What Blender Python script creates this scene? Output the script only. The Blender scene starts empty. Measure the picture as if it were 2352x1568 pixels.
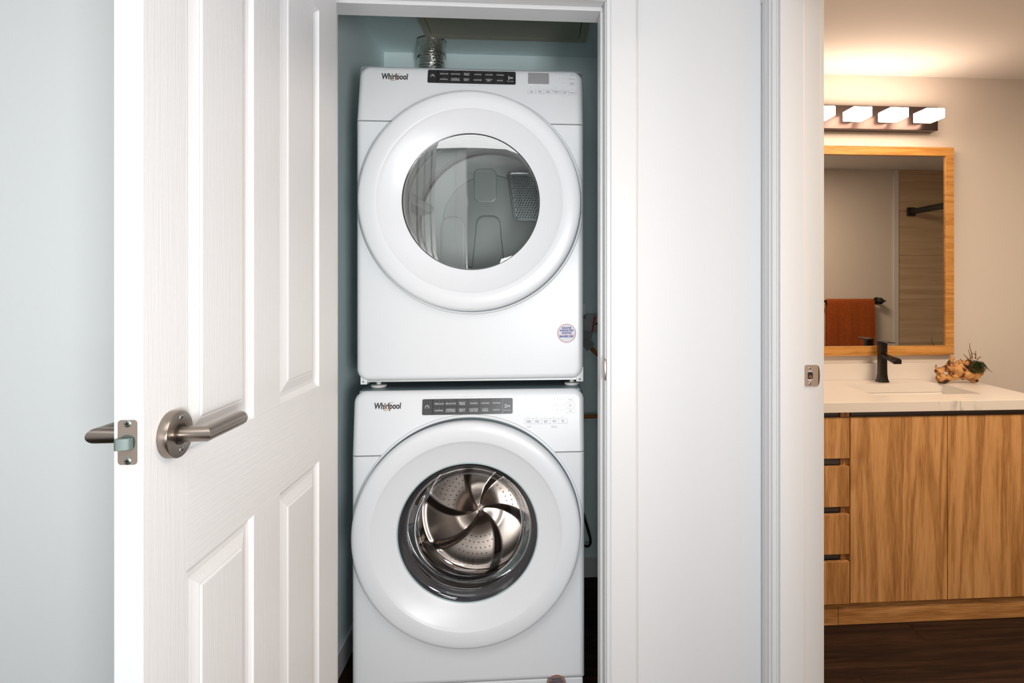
import bpy, bmesh, random
from math import *
from mathutils import Vector, Matrix, noise
random.seed(7)
S = bpy.context.scene
COL = S.collection
# ------------------------------------------------------------------ camera
F = 1420.0; PX = 1346.0; YAW = atan(106/1420); CH = 1.325; HY = 640.0
cd = bpy.data.cameras.new('camera'); cam = bpy.data.objects.new('camera', cd); COL.objects.link(cam)
cam.location = (0, 0, CH); cam.rotation_euler = (pi/2, 0, -YAW)
cd.sensor_width = 36; cd.lens = F/2352*36; cd.shift_y = -(784-HY)/2352; cd.shift_x = -(PX-1176)/2352; cd.clip_start = 0.05
S.camera = cam
# ------------------------------------------------------------------ world, lights, exposure
W = bpy.data.worlds.new('world'); S.world = W; W.use_nodes = True
W.node_tree.nodes['Background'].inputs[0].default_value = (0.75, 0.85, 1.0, 1); W.node_tree.nodes['Background'].inputs[1].default_value = 0.3
def area(name, loc, rot, sx, sy, power, col, spread=pi):
    l = bpy.data.lights.new(name, 'AREA'); l.shape = 'RECTANGLE'; l.size = sx; l.size_y = sy; l.energy = power; l.color = col; l.spread = spread
    o = bpy.data.objects.new(name, l); COL.objects.link(o); o.location = loc; o.rotation_euler = rot; return o
area('ceiling_bounce_fill', (-0.45, -0.35, 2.41), (0, 0, 0), 2.0, 1.3, 25, (0.98, 0.99, 1.0))  # added area lamp standing in for flash bounced off the ceiling
area('photo_softbox', (0.0, -2.1, 1.10), (radians(92), 0, 0), 0.55, 0.5, 25, (0.965, 0.985, 1.0))
area('closet_fill', (0.42, -0.60, 1.20), (radians(93), 0, radians(26)), 0.26, 0.4, 10, (0.965, 0.985, 1.0), radians(100))  # added unseen fill, aimed to brighten the closet's left wall
area('bathroom_fill', (1.8, 1.2, 2.255), (0, 0, 0), 0.6, 0.3, 35, (1.0, 0.77, 0.55))  # unseen fill lamp added to brighten the bathroom
S.view_settings.view_transform = 'Standard'; S.view_settings.look = 'None'; S.view_settings.gamma = 1
S.view_settings.use_curve_mapping = False; S.view_settings.exposure = 0.09
# ------------------------------------------------------------------ measuring helpers: a sight line of the survey photograph meets a real plane
def ray(px, py):
    xc = (px-PX)/F
    return Vector((sin(YAW)+xc*cos(YAW), cos(YAW)-xc*sin(YAW), -(py-HY)/F))
def at(px, py, X=None, Y=None, Z=None):
    d = ray(px, py); t = X/d[0] if X is not None else (Y/d[1] if Y is not None else (Z-CH)/d[2])
    return Vector((d[0]*t, d[1]*t, CH+d[2]*t))
# ------------------------------------------------------------------ materials
def mat(name, col=(.8,.8,.8), rough=.5, metal=0, **k):
    m = bpy.data.materials.new(name); m.use_nodes = True
    b = m.node_tree.nodes['Principled BSDF']
    b.inputs['Base Color'].default_value = (*col, 1); b.inputs['Roughness'].default_value = rough; b.inputs['Metallic'].default_value = metal
    for kk, v in k.items(): b.inputs[kk].default_value = v
    return m
def N(m, t, **k):
    n = m.node_tree.nodes.new(t)
    for kk, v in k.items():
        if hasattr(n, kk): setattr(n, kk, v)
        else: n.inputs[kk].default_value = v
    return n
def L(m, a, b): m.node_tree.links.new(a, b)
def coords(m, scale=(1,1,1), rnd=False):
    tc = N(m, 'ShaderNodeNewGeometry'); mp = N(m, 'ShaderNodeMapping'); mp.inputs['Scale'].default_value = scale
    if rnd:
        oi = N(m, 'ShaderNodeObjectInfo'); ml = N(m, 'ShaderNodeVectorMath', operation='SCALE'); cx = N(m, 'ShaderNodeCombineXYZ')
        cx.inputs[0].default_value = 3.7; cx.inputs[1].default_value = 5.1; cx.inputs[2].default_value = 7.3
        L(m, cx.outputs[0], ml.inputs[0]); L(m, oi.outputs['Random'], ml.inputs['Scale'])
        ad = N(m, 'ShaderNodeVectorMath', operation='ADD'); L(m, tc.outputs['Position'], ad.inputs[0]); L(m, ml.outputs[0], ad.inputs[1]); L(m, ad.outputs[0], mp.inputs['Vector'])
    else: L(m, tc.outputs['Position'], mp.inputs['Vector'])
    return mp.outputs[0]
def bump(m, vec, scale=60, strength=.1, dist=.002, detail=3):
    n = N(m, 'ShaderNodeTexNoise'); n.inputs['Scale'].default_value = scale; n.inputs['Detail'].default_value = detail
    L(m, vec, n.inputs['Vector']); b = N(m, 'ShaderNodeBump'); b.inputs['Strength'].default_value = strength; b.inputs['Distance'].default_value = dist
    L(m, n.outputs[0], b.inputs['Height']); L(m, b.outputs[0], m.node_tree.nodes['Principled BSDF'].inputs['Normal'])
def paint(name, col, rough=.55, sc=90, st=.12):
    m = mat(name, col, rough); bump(m, coords(m), sc, st, .001); return m
def ramp(m, fac, stops):
    r = N(m, 'ShaderNodeValToRGB'); e = r.color_ramp.elements
    while len(e) < len(stops): e.new(.5)
    for i, (p, c) in enumerate(stops): e[i].position = p; e[i].color = (*c, 1)
    L(m, fac, r.inputs[0]); return r.outputs[0]
M = {}
M['wall'] = paint('wall_paint_cool', (.725, .745, .74))
M['wall_in'] = paint('closet_paint', (.80, .92, .92), .6)
M['wall_r'] = paint('wall_paint_white', (.695, .70, .71))
M['wall_b'] = paint('bathroom_paint', (.70, .655, .61))
M['ceil'] = paint('ceiling_paint', (.82, .80, .78), .7)
M['trim'] = paint('trim_paint', (.69, .69, .695), .4, 40, .05)
M['shaft'] = mat('dark_shaft', (.01,.01,.01), .9)
def door_paint(name, sc):
    m = mat(name, (.715, .71, .715), .42)
    v = coords(m, sc); n = N(m, 'ShaderNodeTexNoise'); n.inputs['Scale'].default_value = 1; n.inputs['Detail'].default_value = 4; n.inputs['Distortion'].default_value = .6
    L(m, v, n.inputs['Vector']); b = N(m, 'ShaderNodeBump'); b.inputs['Strength'].default_value = .32 if sc[0] > 100 else .5; b.inputs['Distance'].default_value = .0012
    L(m, n.outputs[0], b.inputs['Height']); L(m, b.outputs[0], m.node_tree.nodes['Principled BSDF'].inputs['Normal']); return m
M['door_v'] = door_paint('door_paint_upright_grain', (260, 260, 9))
M['door_h'] = door_paint('door_paint_level_grain', (9, 9, 260))
M['door_s'] = mat('door_edge_darkened', (.64, .64, .645), .4)  # door paint darkened here to offset strong light on the edge
M['enamel'] = mat('white_enamel', (.76, .765, .775), .34)
M['enamel2'] = mat('white_door_plastic', (.75, .755, .77), .3)
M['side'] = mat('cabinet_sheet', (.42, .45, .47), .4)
M['chassis'] = mat('galvanised', (.55, .56, .55), .4, .4)
M['foot'] = mat('grey_rubber', (.62, .62, .58), .5)
M['black'] = mat('black_gloss', (.018, .017, .018), .18)
M['button'] = mat('button_black', (.028, .027, .028), .3)
M['ink'] = mat('ink_white', (.72, .72, .74), .6); M['inkg'] = mat('ink_grey', (.22, .22, .23), .6); M['inkl'] = mat('ink_light', (.60, .60, .62), .6)
M['inkk'] = mat('ink_black', (.03, .022, .02), .5); M['gold'] = mat('ink_gold', (.50, .27, .12), .4); M['blue'] = mat('ink_blue', (.05, .06, .30), .6)
M['red'] = mat('ink_red', (.50, .06, .05), .6); M['stick'] = mat('sticker_clear', (.62, .60, .62), .4); M['stick2'] = mat('sticker_tan', (.26, .19, .15), .4)
M['lcd'] = mat('display_grey', (.33, .32, .33), .25); M['lcd_glare'] = mat('display_glare', (.52, .60, .66), .12)  # washer display is coloured pale to paint the glare on it
M['nickel'] = mat('satin_nickel', (.33, .28, .24), .3, 1); M['nickel'].node_tree.nodes['Principled BSDF'].inputs['Anisotropic'].default_value = .5
M['nickelp'] = mat('plate_nickel', (.46, .37, .31), .42, .85); M['screw'] = mat('screw_steel', (.42, .48, .44), .3, 1); M['bolt'] = mat('latch_bolt', (.12, .15, .14), .45, .3)
M['dark'] = mat('dark_hole', (.02, .015, .012), .8)
M['drumg'] = mat('dryer_drum', (.58, .60, .58), .38, .2); M['seal'] = mat('drum_seal', (.06, .045, .05), .6)
M['steel'] = mat('stainless', (.52, .46, .42), .16, 1); M['steel_d'] = mat('stainless_plate', (.37, .32, .285), .22, 1); M['steelb'] = mat('bright_steel', (.72, .70, .68), .12, 1)
M['gasket'] = mat('rubber_gasket', (.035, .033, .038), .35); M['chromegrey'] = mat('grille_metal', (.70, .72, .73), .22, .9)
M['frost'] = mat('moulded_grey', (.40, .41, .40), .3)
def glassy(name, tint, refl, rough=0.0):
    m = bpy.data.materials.new(name); m.use_nodes = True; nt = m.node_tree; nt.nodes.clear()
    o = N(m, 'ShaderNodeOutputMaterial'); mx = N(m, 'ShaderNodeMixShader'); t = N(m, 'ShaderNodeBsdfTransparent'); g = N(m, 'ShaderNodeBsdfGlossy')
    t.inputs[0].default_value = (*tint, 1); g.inputs['Roughness'].default_value = rough
    lw = N(m, 'ShaderNodeLayerWeight'); lw.inputs[0].default_value = .25; a = N(m, 'ShaderNodeMath', operation='MULTIPLY_ADD'); a.inputs[1].default_value = .8; a.inputs[2].default_value = refl
    L(m, lw.outputs['Fresnel'], a.inputs[0]); L(m, a.outputs[0], mx.inputs[0]); L(m, t.outputs[0], mx.inputs[1]); L(m, g.outputs[0], mx.inputs[2]); L(m, mx.outputs[0], o.inputs[0]); return m
M['glass'] = glassy('door_glass', (.84, .87, .86), .21); M['bowl'] = glassy('bowl_glass', (.86, .85, .84), .03)
M['mirror'] = mat('mirror_silver', (.60, .58, .56), .005, 1)
def wood(name, cols, grain='z', big=1.0, rough=.45, knots=True):
    m = mat(name, (.5,.3,.1), rough)
    sc = {'z': (13, 13, .75), 'x': (.75, 13, 13)}[grain]
    v = coords(m, tuple(s*big for s in sc), True)
    n = N(m, 'ShaderNodeTexNoise'); n.inputs['Scale'].default_value = 1.0; n.inputs['Detail'].default_value = 3; n.inputs['Distortion'].default_value = .9; L(m, v, n.inputs['Vector'])
    w = N(m, 'ShaderNodeMath', operation='MULTIPLY'); w.inputs[1].default_value = 22; L(m, n.outputs[0], w.inputs[0])
    s = N(m, 'ShaderNodeMath', operation='SINE'); L(m, w.outputs[0], s.inputs[0])
    s2 = N(m, 'ShaderNodeMath', operation='MULTIPLY_ADD'); s2.inputs[1].default_value = .20; s2.inputs[2].default_value = .5; L(m, s.outputs[0], s2.inputs[0])
    fv = coords(m, tuple(q*big*18 for q in sc), True); fn = N(m, 'ShaderNodeTexNoise'); fn.inputs['Scale'].default_value = 1; fn.inputs['Detail'].default_value = 5; L(m, fv, fn.inputs['Vector'])
    mv = coords(m, tuple(q*big*2.2 for q in sc), True); mn = N(m, 'ShaderNodeTexNoise'); mn.inputs['Scale'].default_value = 1; mn.inputs['Detail'].default_value = 3; L(m, mv, mn.inputs['Vector'])
    ad = N(m, 'ShaderNodeMath', operation='MULTIPLY_ADD'); ad.inputs[1].default_value = .95; L(m, fn.outputs[0], ad.inputs[0]); L(m, s2.outputs[0], ad.inputs[2])
    ad2 = N(m, 'ShaderNodeMath', operation='MULTIPLY_ADD'); ad2.inputs[1].default_value = .6; L(m, mn.outputs[0], ad2.inputs[0]); L(m, ad.outputs[0], ad2.inputs[2])
    sb = N(m, 'ShaderNodeMath', operation='SUBTRACT'); sb.inputs[1].default_value = .775; L(m, ad2.outputs[0], sb.inputs[0])
    c = ramp(m, sb.outputs[0], cols)
    if knots:
        kv = coords(m, {'z': (5, 5, 2.2), 'x': (2.2, 5, 5)}[grain], True); vo = N(m, 'ShaderNodeTexVoronoi'); vo.inputs['Scale'].default_value = 1.0; L(m, kv, vo.inputs['Vector'])
        kr = ramp(m, vo.outputs['Distance'], [(.03, (.25,.2,.16)), (.10, (1,1,1))]); mm = N(m, 'ShaderNodeMixRGB', blend_type='MULTIPLY'); mm.inputs[0].default_value = 1
        L(m, c, mm.inputs[1]); L(m, kr, mm.inputs[2]); c = mm.outputs[0]
    b = m.node_tree.nodes['Principled BSDF']; L(m, c, b.inputs['Base Color'])
    bp = N(m, 'ShaderNodeBump'); bp.inputs['Strength'].default_value = .15; bp.inputs['Distance'].default_value = .001; L(m, fn.outputs[0], bp.inputs['Height']); L(m, bp.outputs[0], b.inputs['Normal'])
    return m
OAK = [(.12, (.34, .155, .048)), (.38, (.48, .245, .088)), (.62, (.62, .335, .132)), (.9, (.70, .40, .17))]
OAKL = [(.1, (.40, .17, .035)), (.5, (.60, .29, .07)), (.9, (.70, .37, .11))]
M['oak'] = wood('oak_veneer_upright', OAK, 'z'); M['oakx'] = wood('oak_veneer_level', OAK, 'x')
M['oakf'] = wood('oak_mirror_frame', OAKL, 'x', 1.6, .4); M['oakfz'] = wood('oak_mirror_frame_upright', OAKL, 'x', 1.6, .4)
M['plank'] = wood('dark_vinyl_plank', [(.1, (.008, .003, .0015)), (.45, (.022, .009, .004)), (.7, (.034, .015, .007)), (.95, (.052, .027, .014))], 'x', 1.0, .75); M['plank'].node_tree.nodes['Principled BSDF'].inputs['Specular IOR Level'].default_value = .25
M['channel'] = mat('channel_aluminium', (.13, .135, .15), .35, .7)
# quartz with grey veins on the front edge
m = mat('quartz', (.79, .755, .72), .3); g = N(m, 'ShaderNodeNewGeometry'); mp = N(m, 'ShaderNodeMapping'); mp.inputs['Rotation'].default_value = (0, radians(-38), 0); mp.inputs['Scale'].default_value = (9, 3, 2.2); L(m, g.outputs['Position'], mp.inputs['Vector'])
n = N(m, 'ShaderNodeTexNoise'); n.inputs['Scale'].default_value = 1.6; n.inputs['Detail'].default_value = 5; n.inputs['Distortion'].default_value = .5; L(m, mp.outputs[0], n.inputs['Vector'])
sb = N(m, 'ShaderNodeMath', operation='SUBTRACT'); sb.inputs[1].default_value = .52; ab = N(m, 'ShaderNodeMath', operation='ABSOLUTE'); L(m, n.outputs[0], sb.inputs[0]); L(m, sb.outputs[0], ab.inputs[0])
vc = ramp(m, ab.outputs[0], [(.0, (.40,.39,.385)), (.018, (.60,.575,.55)), (.06, (.79,.755,.72))])
n2 = N(m, 'ShaderNodeTexNoise'); n2.inputs['Scale'].default_value = 2.1; L(m, g.outputs['Position'], n2.inputs['Vector']); mk = ramp(m, n2.outputs[0], [(.50, (0,0,0)), (.60, (1,1,1))])
mx = N(m, 'ShaderNodeMixRGB'); mx.inputs[1].default_value = (.79, .755, .72, 1); sz = N(m, 'ShaderNodeSeparateXYZ'); L(m, g.outputs['Position'], sz.inputs[0]); lt_ = N(m, 'ShaderNodeMath', operation='LESS_THAN'); lt_.inputs[1].default_value = 2.256; L(m, sz.outputs[1], lt_.inputs[0])
ml = N(m, 'ShaderNodeMath', operation='MULTIPLY'); L(m, mk, ml.inputs[0]); L(m, lt_.outputs[0], ml.inputs[1]); L(m, ml.outputs[0], mx.inputs[0]); L(m, vc, mx.inputs[2]); L(m, mx.outputs[0], m.node_tree.nodes['Principled BSDF'].inputs['Base Color']); M['quartz'] = m
M['ceramic'] = mat('white_ceramic', (.86, .83, .80), .12)
M['faucet'] = mat('black_bronze', (.008, .005, .004), .24); M['blackm'] = mat('matt_black', (.012, .013, .012), .5)
M['plate'] = mat('fixture_bronze', (.10, .075, .07), .28, .9)
# travertine look tile
m = mat('stone_tile', (.4,.3,.2), .35); v = coords(m, (.7, .7, 16)); n = N(m, 'ShaderNodeTexNoise'); n.inputs['Scale'].default_value = 2; n.inputs['Detail'].default_value = 6; n.inputs['Distortion'].default_value = .5; L(m, v, n.inputs['Vector'])
L(m, ramp(m, n.outputs[0], [(.25, (.44,.32,.205)), (.5, (.54,.41,.27)), (.75, (.62,.50,.35))]), m.node_tree.nodes['Principled BSDF'].inputs['Base Color']); M['tile'] = m
# waffle towel
m = mat('rust_waffle', (.33, .075, .01), .9); g = N(m, 'ShaderNodeNewGeometry'); sx = N(m, 'ShaderNodeSeparateXYZ'); L(m, g.outputs['Position'], sx.inputs[0])
outs = []
for k in (0, 2):
    a = N(m, 'ShaderNodeMath', operation='MULTIPLY'); a.inputs[1].default_value = 2*pi/.0090; L(m, sx.outputs[k], a.inputs[0]); b = N(m, 'ShaderNodeMath', operation='SINE'); L(m, a.outputs[0], b.inputs[0]); outs.append(b.outputs[0])
mn = N(m, 'ShaderNodeMath', operation='MINIMUM'); L(m, outs[0], mn.inputs[0]); L(m, outs[1], mn.inputs[1])
L(m, ramp(m, mn.outputs[0], [(-.0, (.50,.105,.010)), (.6, (.33,.062,.006))]), m.node_tree.nodes['Principled BSDF'].inputs['Base Color'])
bp = N(m, 'ShaderNodeBump'); bp.invert = True; bp.inputs['Distance'].default_value = .003; L(m, mn.outputs[0], bp.inputs['Height']); L(m, bp.outputs[0], m.node_tree.nodes['Principled BSDF'].inputs['Normal']); M['towel'] = m
# foil
m = mat('foil', (.72, .70, .65), .2, 1); bump(m, coords(m), 55, .8, .006); M['foil'] = m
M['foilr'] = mat('foil_rib', (.30, .28, .25), .3, 1)
M['hose'] = mat('orange_hose', (.42, .13, .015), .45); M['cord'] = mat('black_cord', (.008, .014, .009), .4); M['tag'] = mat('tag_paper', (.30, .31, .30), .6); M['box'] = mat('outlet_box', (.45, .46, .45), .5)
# driftwood, moss
m = mat('driftwood', (.5,.3,.12), .7); v = coords(m); n = N(m, 'ShaderNodeTexNoise'); n.inputs['Scale'].default_value = 21; n.inputs['Detail'].default_value = 6; n.inputs['Distortion'].default_value = 1.5; L(m, v, n.inputs['Vector'])
L(m, ramp(m, n.outputs[0], [(.36, (.018,.007,.004)), (.42, (.14,.045,.014)), (.47, (.50,.24,.08)), (.75, (.68,.40,.16))]), m.node_tree.nodes['Principled BSDF'].inputs['Base Color'])
bp = N(m, 'ShaderNodeBump'); bp.inputs['Distance'].default_value = .006; L(m, n.outputs[0], bp.inputs['Height']); L(m, bp.outputs[0], m.node_tree.nodes['Principled BSDF'].inputs['Normal']); M['drift'] = m
M['moss'] = mat('moss', (.022, .055, .008), .8); M['root'] = mat('root', (.17, .085, .035), .7)
def emis(name, col, st):
    m = mat(name, col, .5); b = m.node_tree.nodes['Principled BSDF']; b.inputs['Emission Color'].default_value = (*col, 1); b.inputs['Emission Strength'].default_value = st; return m
M['lamp'] = emis('lit_glass', (1.0, .72, .53), 15)
M['lamp'].node_tree.nodes['Principled BSDF'].inputs['Base Color'].default_value = (.9, .88, .84, 1)
# ------------------------------------------------------------------ mesh helpers
class MB:
    def __init__(s): s.v = []; s.f = []
    def add(s, vs, fs):
        o = len(s.v); s.v += [tuple(v) for v in vs]; s.f += [tuple(i+o for i in f) for f in fs]; return s
    def box(s, x0, x1, y0, y1, z0, z1):
        return s.add([(x0,y0,z0),(x1,y0,z0),(x1,y1,z0),(x0,y1,z0),(x0,y0,z1),(x1,y0,z1),(x1,y1,z1),(x0,y1,z1)],
                     [(0,3,2,1),(4,5,6,7),(0,1,5,4),(1,2,6,5),(2,3,7,6),(3,0,4,7)])
    def prism(s, pts, axis, a, b):          # pts: 2D polygon in the two other axes (in xyz order)
        def mk(p, t): 
            q = list(p); q.insert('xyz'.index(axis), t); return tuple(q)
        n = len(pts); vs = [mk(p, a) for p in pts]+[mk(p, b) for p in pts]
        fs = [tuple(range(n)), tuple(range(2*n-1, n-1, -1))]+[(i, (i+1)%n+0, (i+1)%n+n, i+n) for i in range(n)]
        return s.add(vs, fs)
    def rings(s, rs, closed=False, cap0=True, cap1=True):
        n = len(rs[0]); o = len(s.v)
        for r in rs: s.v += [tuple(p) for p in r]
        k = len(rs)
        for i in range(k if closed else k-1):
            a = o+i*n; b = o+((i+1) % k)*n
            for j in range(n): s.f.append((a+j, a+(j+1) % n, b+(j+1) % n, b+j))
        if not closed:
            if cap0: s.f.append(tuple(o+j for j in range(n-1, -1, -1)))
            if cap1: s.f.append(tuple(o+(k-1)*n+j for j in range(n)))
        return s
    def lathe(s, prof, c, axis='y', n=96, closed=False, cap0=False, cap1=False):
        rs = []
        for r, t in prof:
            ring = []
            for j in range(n):
                a = 2*pi*j/n
                if axis == 'y': ring.append((c[0]+r*cos(a), c[1]+t, c[2]+r*sin(a)))
                elif axis == 'x': ring.append((c[0]+t, c[1]+r*cos(a), c[2]+r*sin(a)))
                else: ring.append((c[0]+r*cos(a), c[1]+r*sin(a), c[2]+t))
            rs.append(ring)
        return s.rings(rs, closed, cap0, cap1)
    def tube(s, pts, rad, n=10, flat=1.0):
        pts = [Vector(p) for p in pts]; rs = []; up = Vector((0.13, 0.21, 1)).normalized()
        for i, p in enumerate(pts):
            t = (pts[min(i+1, len(pts)-1)]-pts[max(i-1, 0)]).normalized(); a = t.cross(up)
            if a.length < .05: a = t.cross(Vector((1, 0, 0)))
            a.normalize(); b = t.cross(a); r = rad[i] if isinstance(rad, (list, tuple)) else rad
            rs.append([p+a*r*cos(2*pi*j/n)+b*r*flat*sin(2*pi*j/n) for j in range(n)])
        return s.rings(rs)
def wloc(o):
    v = Vector((0,0,0))
    while o is not None: v = v+Vector(o.location); o = o.parent
    return v
def build(mb, name, m, parent=None, smooth=False, bev=0, ang=32, seg=2, org=None):
    """link one mesh object; vertices are given in room coordinates"""
    vs = mb.v
    if parent is not None: base = wloc(parent); loc = Vector((0,0,0))
    else:
        xs = list(zip(*vs)); base = Vector(((min(xs[0])+max(xs[0]))/2, (min(xs[1])+max(xs[1]))/2, min(xs[2]))); loc = base
    me = bpy.data.meshes.new(name); me.from_pydata([tuple(Vector(v)-base) for v in vs], [], mb.f); me.update()
    bm = bmesh.new(); bm.from_mesh(me); bmesh.ops.recalc_face_normals(bm, faces=bm.faces); bm.to_mesh(me); bm.free()
    if smooth:
        me.polygons.foreach_set('use_smooth', [True]*len(me.polygons)); me.set_sharp_from_angle(angle=radians(ang))
    me.materials.append(m)
    o = bpy.data.objects.new(name, me); COL.objects.link(o)
    if parent is not None: o.parent = parent
    o.location = loc
    if bev:
        b = o.modifiers.new('bevel', 'BEVEL'); b.width = bev; b.segments = seg; b.limit_method = 'ANGLE'; b.angle_limit = radians(40)
        if not smooth:
            me.polygons.foreach_set('use_smooth', [True]*len(me.polygons)); me.set_sharp_from_angle(angle=radians(180)); b.harden_normals = True
    return o
def empty(name, loc, kind=None, parent=None):
    o = bpy.data.objects.new(name, None); COL.objects.link(o); o.empty_display_size = .1
    if parent is not None: o.parent = parent; o.location = Vector(loc)-wloc(parent)
    else: o.location = loc
    if kind: o['kind'] = kind
    return o
def tag(o, label, cat, group=None):
    o['label'] = label; o['category'] = cat
    if group: o['group'] = group
    return o
def struct(mb, name, m, **k):
    o = build(mb, name, m, **k); o['kind'] = 'structure'; return o
def B(*a): return MB().box(*a)
def text_geo(s, size, align='CENTER', xs=1.0, bold=0.0, spacing=1.0):
    c = bpy.data.curves.new('t', 'FONT'); c.body = s; c.size = size; c.align_x = align; c.align_y = 'CENTER'; c.resolution_u = 3; c.offset = bold; c.space_line = .82; c.space_character = spacing
    o = bpy.data.objects.new('t', c); COL.objects.link(o); dg = bpy.context.evaluated_depsgraph_get(); me = bpy.data.meshes.new_from_object(o.evaluated_get(dg))
    vs = [(v.co.x*xs, v.co.y) for v in me.vertices]; fs = [tuple(p.vertices) for p in me.polygons]
    bpy.data.objects.remove(o); bpy.data.curves.remove(c); bpy.data.meshes.remove(me); return vs, fs
# ================================================================== SETTING
CZ = 2.31; BZ = 2.27; HZ = 2.44; WF = 1.59; WB = 1.705; SX0 = .593; SX1 = .706; BK = 2.769; CB = 2.745
JL = -.549; JR = .168; CL = -.675; BF = .33; TX = 3.108; RW = -1.1
struct(MB().box(-2.0, JL-.0185, WF, WB, 0, HZ).box(JL-.0185, JR+.0185, WF, WB, 2.0625, HZ).box(JR+.0185, SX0, WF, WB, 0, HZ), 'wall_front', M['wall_r'])
struct(B(-2.0, -.65, WF-.002, WF, 0, HZ), 'wall_front_left', M['wall'])
struct(MB().box(SX0, SX1, 1.528, BK, 0, HZ).box(SX0, SX1, .68, 1.528, 2.0625, HZ).box(SX0, SX1, RW, .68, 0, HZ), 'wall_right', M['wall_r'])
struct(B(CL-.1, CL, WB, CB+.1, 0, 2.40), 'wall_closet_left', M['wall_in'])
struct(B(CL, SX0, CB, CB+.1, 0, 2.40), 'wall_closet_back', M['wall_in'])
struct(B(SX0-.006, SX0, WB, CB, 0, CZ), 'wall_closet_right', M['wall_in'])
struct(MB().box(CL, SX0-.006, WB, WB+.004, 2.0625, CZ).box(CL, JL-.0185, WB, WB+.004, 0, 2.0625).box(JR+.0185, SX0-.006, WB, WB+.004, 0, 2.0625), 'wall_closet_front', M['wall_in'])
struct(MB().box(SX1, 3.95, BK, BK+.1, 0, BZ), 'wall_bathroom_back', M['wall_b'])
struct(MB().box(SX1, TX, BF-.1, BF, 0, BZ), 'wall_bathroom_front', M['wall_b'])
struct(MB().box(3.85, 3.95, BF, BK, 0, BZ), 'wall_bathroom_right', M['wall_b'])
struct(MB().box(TX, 3.95, BF-.1, BF-.005, 0, BZ), 'wall_shower', M['tile'])
for i in range(6):
    for j in range(1):
        t = build(B(TX+.002, TX+.738, BF-.005, BF+.005, i*.382+.001, i*.382+(.381 if i < 5 else .358)), 'tile', M['tile'], bpy.data.objects['wall_shower'])
build(B(TX-.042, TX+.001, BF, BF+.012, 0, BZ-.002), 'trim_4', M['trim'])['kind'] = 'structure'
struct(B(SX1, 3.95, BF-.1, BK+.1, BZ, BZ+.05), 'ceiling_bathroom', M['ceil'])
struct(B(-2.0, SX1, -2.6, WB, HZ, HZ+.05), 'ceiling', M['ceil'])
ccl = struct(B(CL-.1, SX0, WB, CB+.1, CZ, CZ+.05), 'ceiling_closet', M['wall_in'])
struct(B(-2.1, -2.0, RW-.1, WB, 0, HZ), 'wall_left', M['wall'])
struct(MB().box(-2.0, -.66, RW-.1, RW, 0, HZ), 'wall_rear', M['wall'])
struct(MB().box(-.66, -.58, RW-.1, RW+.014, 0, HZ), 'trim_5', M['trim'])
struct(MB().box(-.85, .70, -2.6, -2.55, 0, HZ), 'wall_room_beyond', mat('far_room', (.10,.10,.10), .8))
# floor: base and planks
fl = struct(B(-2.1, 3.95, -2.6, 2.87, -.05, -.012), 'floor', mat('floor_gap', (.006, .004, .003), .8))
pw, pl = .181, 1.22
for r in range(26):
    y0 = -1.5+r*pw+.05; off = -2.05-(r*.437 % pl)
    x = off
    while x < 3.85:
        x0, x1 = max(x, -2.05), min(x+pl, 3.85); yy1 = min(y0+pw-.0012, 2.80)
        if x1-x0 > .05 and y0 < 2.76 and not (y0 < .0 and x0 > .6) and not (y0 > 1.8 and x1 < -.85):
            z = -.0
            build(B(x0, x1-.0012, y0, yy1, -.012, 0), 'plank', M['plank'], fl)
        x += pl
# ---- closet door frame
fr = empty('trim_1', (-.2, WF, 0), 'structure')
build(B(JR, JR+.0185, WF, WB, 0, 2.043), 'jamb', M['trim'], fr, bev=.001)
build(B(JL-.0185, JL, WF, WB, 0, 2.043), 'jamb', M['trim'], fr, bev=.001)
build(B(JL-.0185, JR+.0185, WF, WB, 2.044, 2.0625), 'head_jamb', M['trim'], fr, bev=.001)
build(B(JR-.0085, JR, WF+.038, WB, 0, 2.033), 'door_stop', M['trim'], fr, bev=.0015)
build(B(JL, JL+.0085, WF+.038, WB, 0, 2.033), 'door_stop', M['trim'], fr, bev=.0015)
build(B(JL, JR, WF+.038, WB, 2.033, 2.044), 'door_stop', M['trim'], fr, bev=.0015)
def casing(x0, x1, flip=1):      # profile across x, back at WF
    w = x1-x0; p = [(0,0),(0,-.009),(.0015,-.0105),(.009,-.0105),(.0105,-.013),(.013,-.0145),(w-.006,-.0145),(w-.0015,-.0125),(w,-.009),(w,0)]
    if flip > 0: return [(x0+a, WF+b) for a, b in p]
    return [(x1-a, WF+b) for a, b in p]
build(MB().prism(casing(.171, .2505), 'z', 0, 2.12), 'casing', M['trim'], fr, smooth=True, ang=20)
build(MB().prism(casing(JL-.083, JL-.004, -1), 'z', 0, 2.12), 'casing', M['trim'], fr, smooth=True, ang=20)
zz = 2.046; p = [(WF, zz), (WF-.009, zz), (WF-.0105, zz+.0015), (WF-.0105, zz+.009), (WF-.0145, zz+.013), (WF-.0145, zz+.07), (WF-.009, zz+.079), (WF, zz+.079)]
build(MB().prism(p, 'x', JL-.004, .171), 'head_casing', M['trim'], fr, smooth=True, ang=20)
build(B(.2504, .2522, WF-.0010, WF+.001, 0, 2.12), 'casing_shadow_line', mat('casing_shadow', (.36, .36, .35), .8), fr)  # dark strip painting the shadow where casing meets wall
# strike plate on the closet jamb, edge on
sp = build(B(JR-.0012, JR+.0006, WF-.001, WF+.030, 1.062, 1.119), 'strike_plate', M['nickelp'], fr, bev=.0005)
lip = MB(); arc = []
for k in range(13):
    a = -1+2*k/12; arc.append((WF-.0015-.0085*(1-a*a)**.6-.001, 1.0905+a*.028))
lip.prism([(WF, 1.063)]+arc+[(WF, 1.118)], 'x', JR-.002, JR+.0013); build(lip, 'strike_lip', M['nickelp'], sp)
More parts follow.
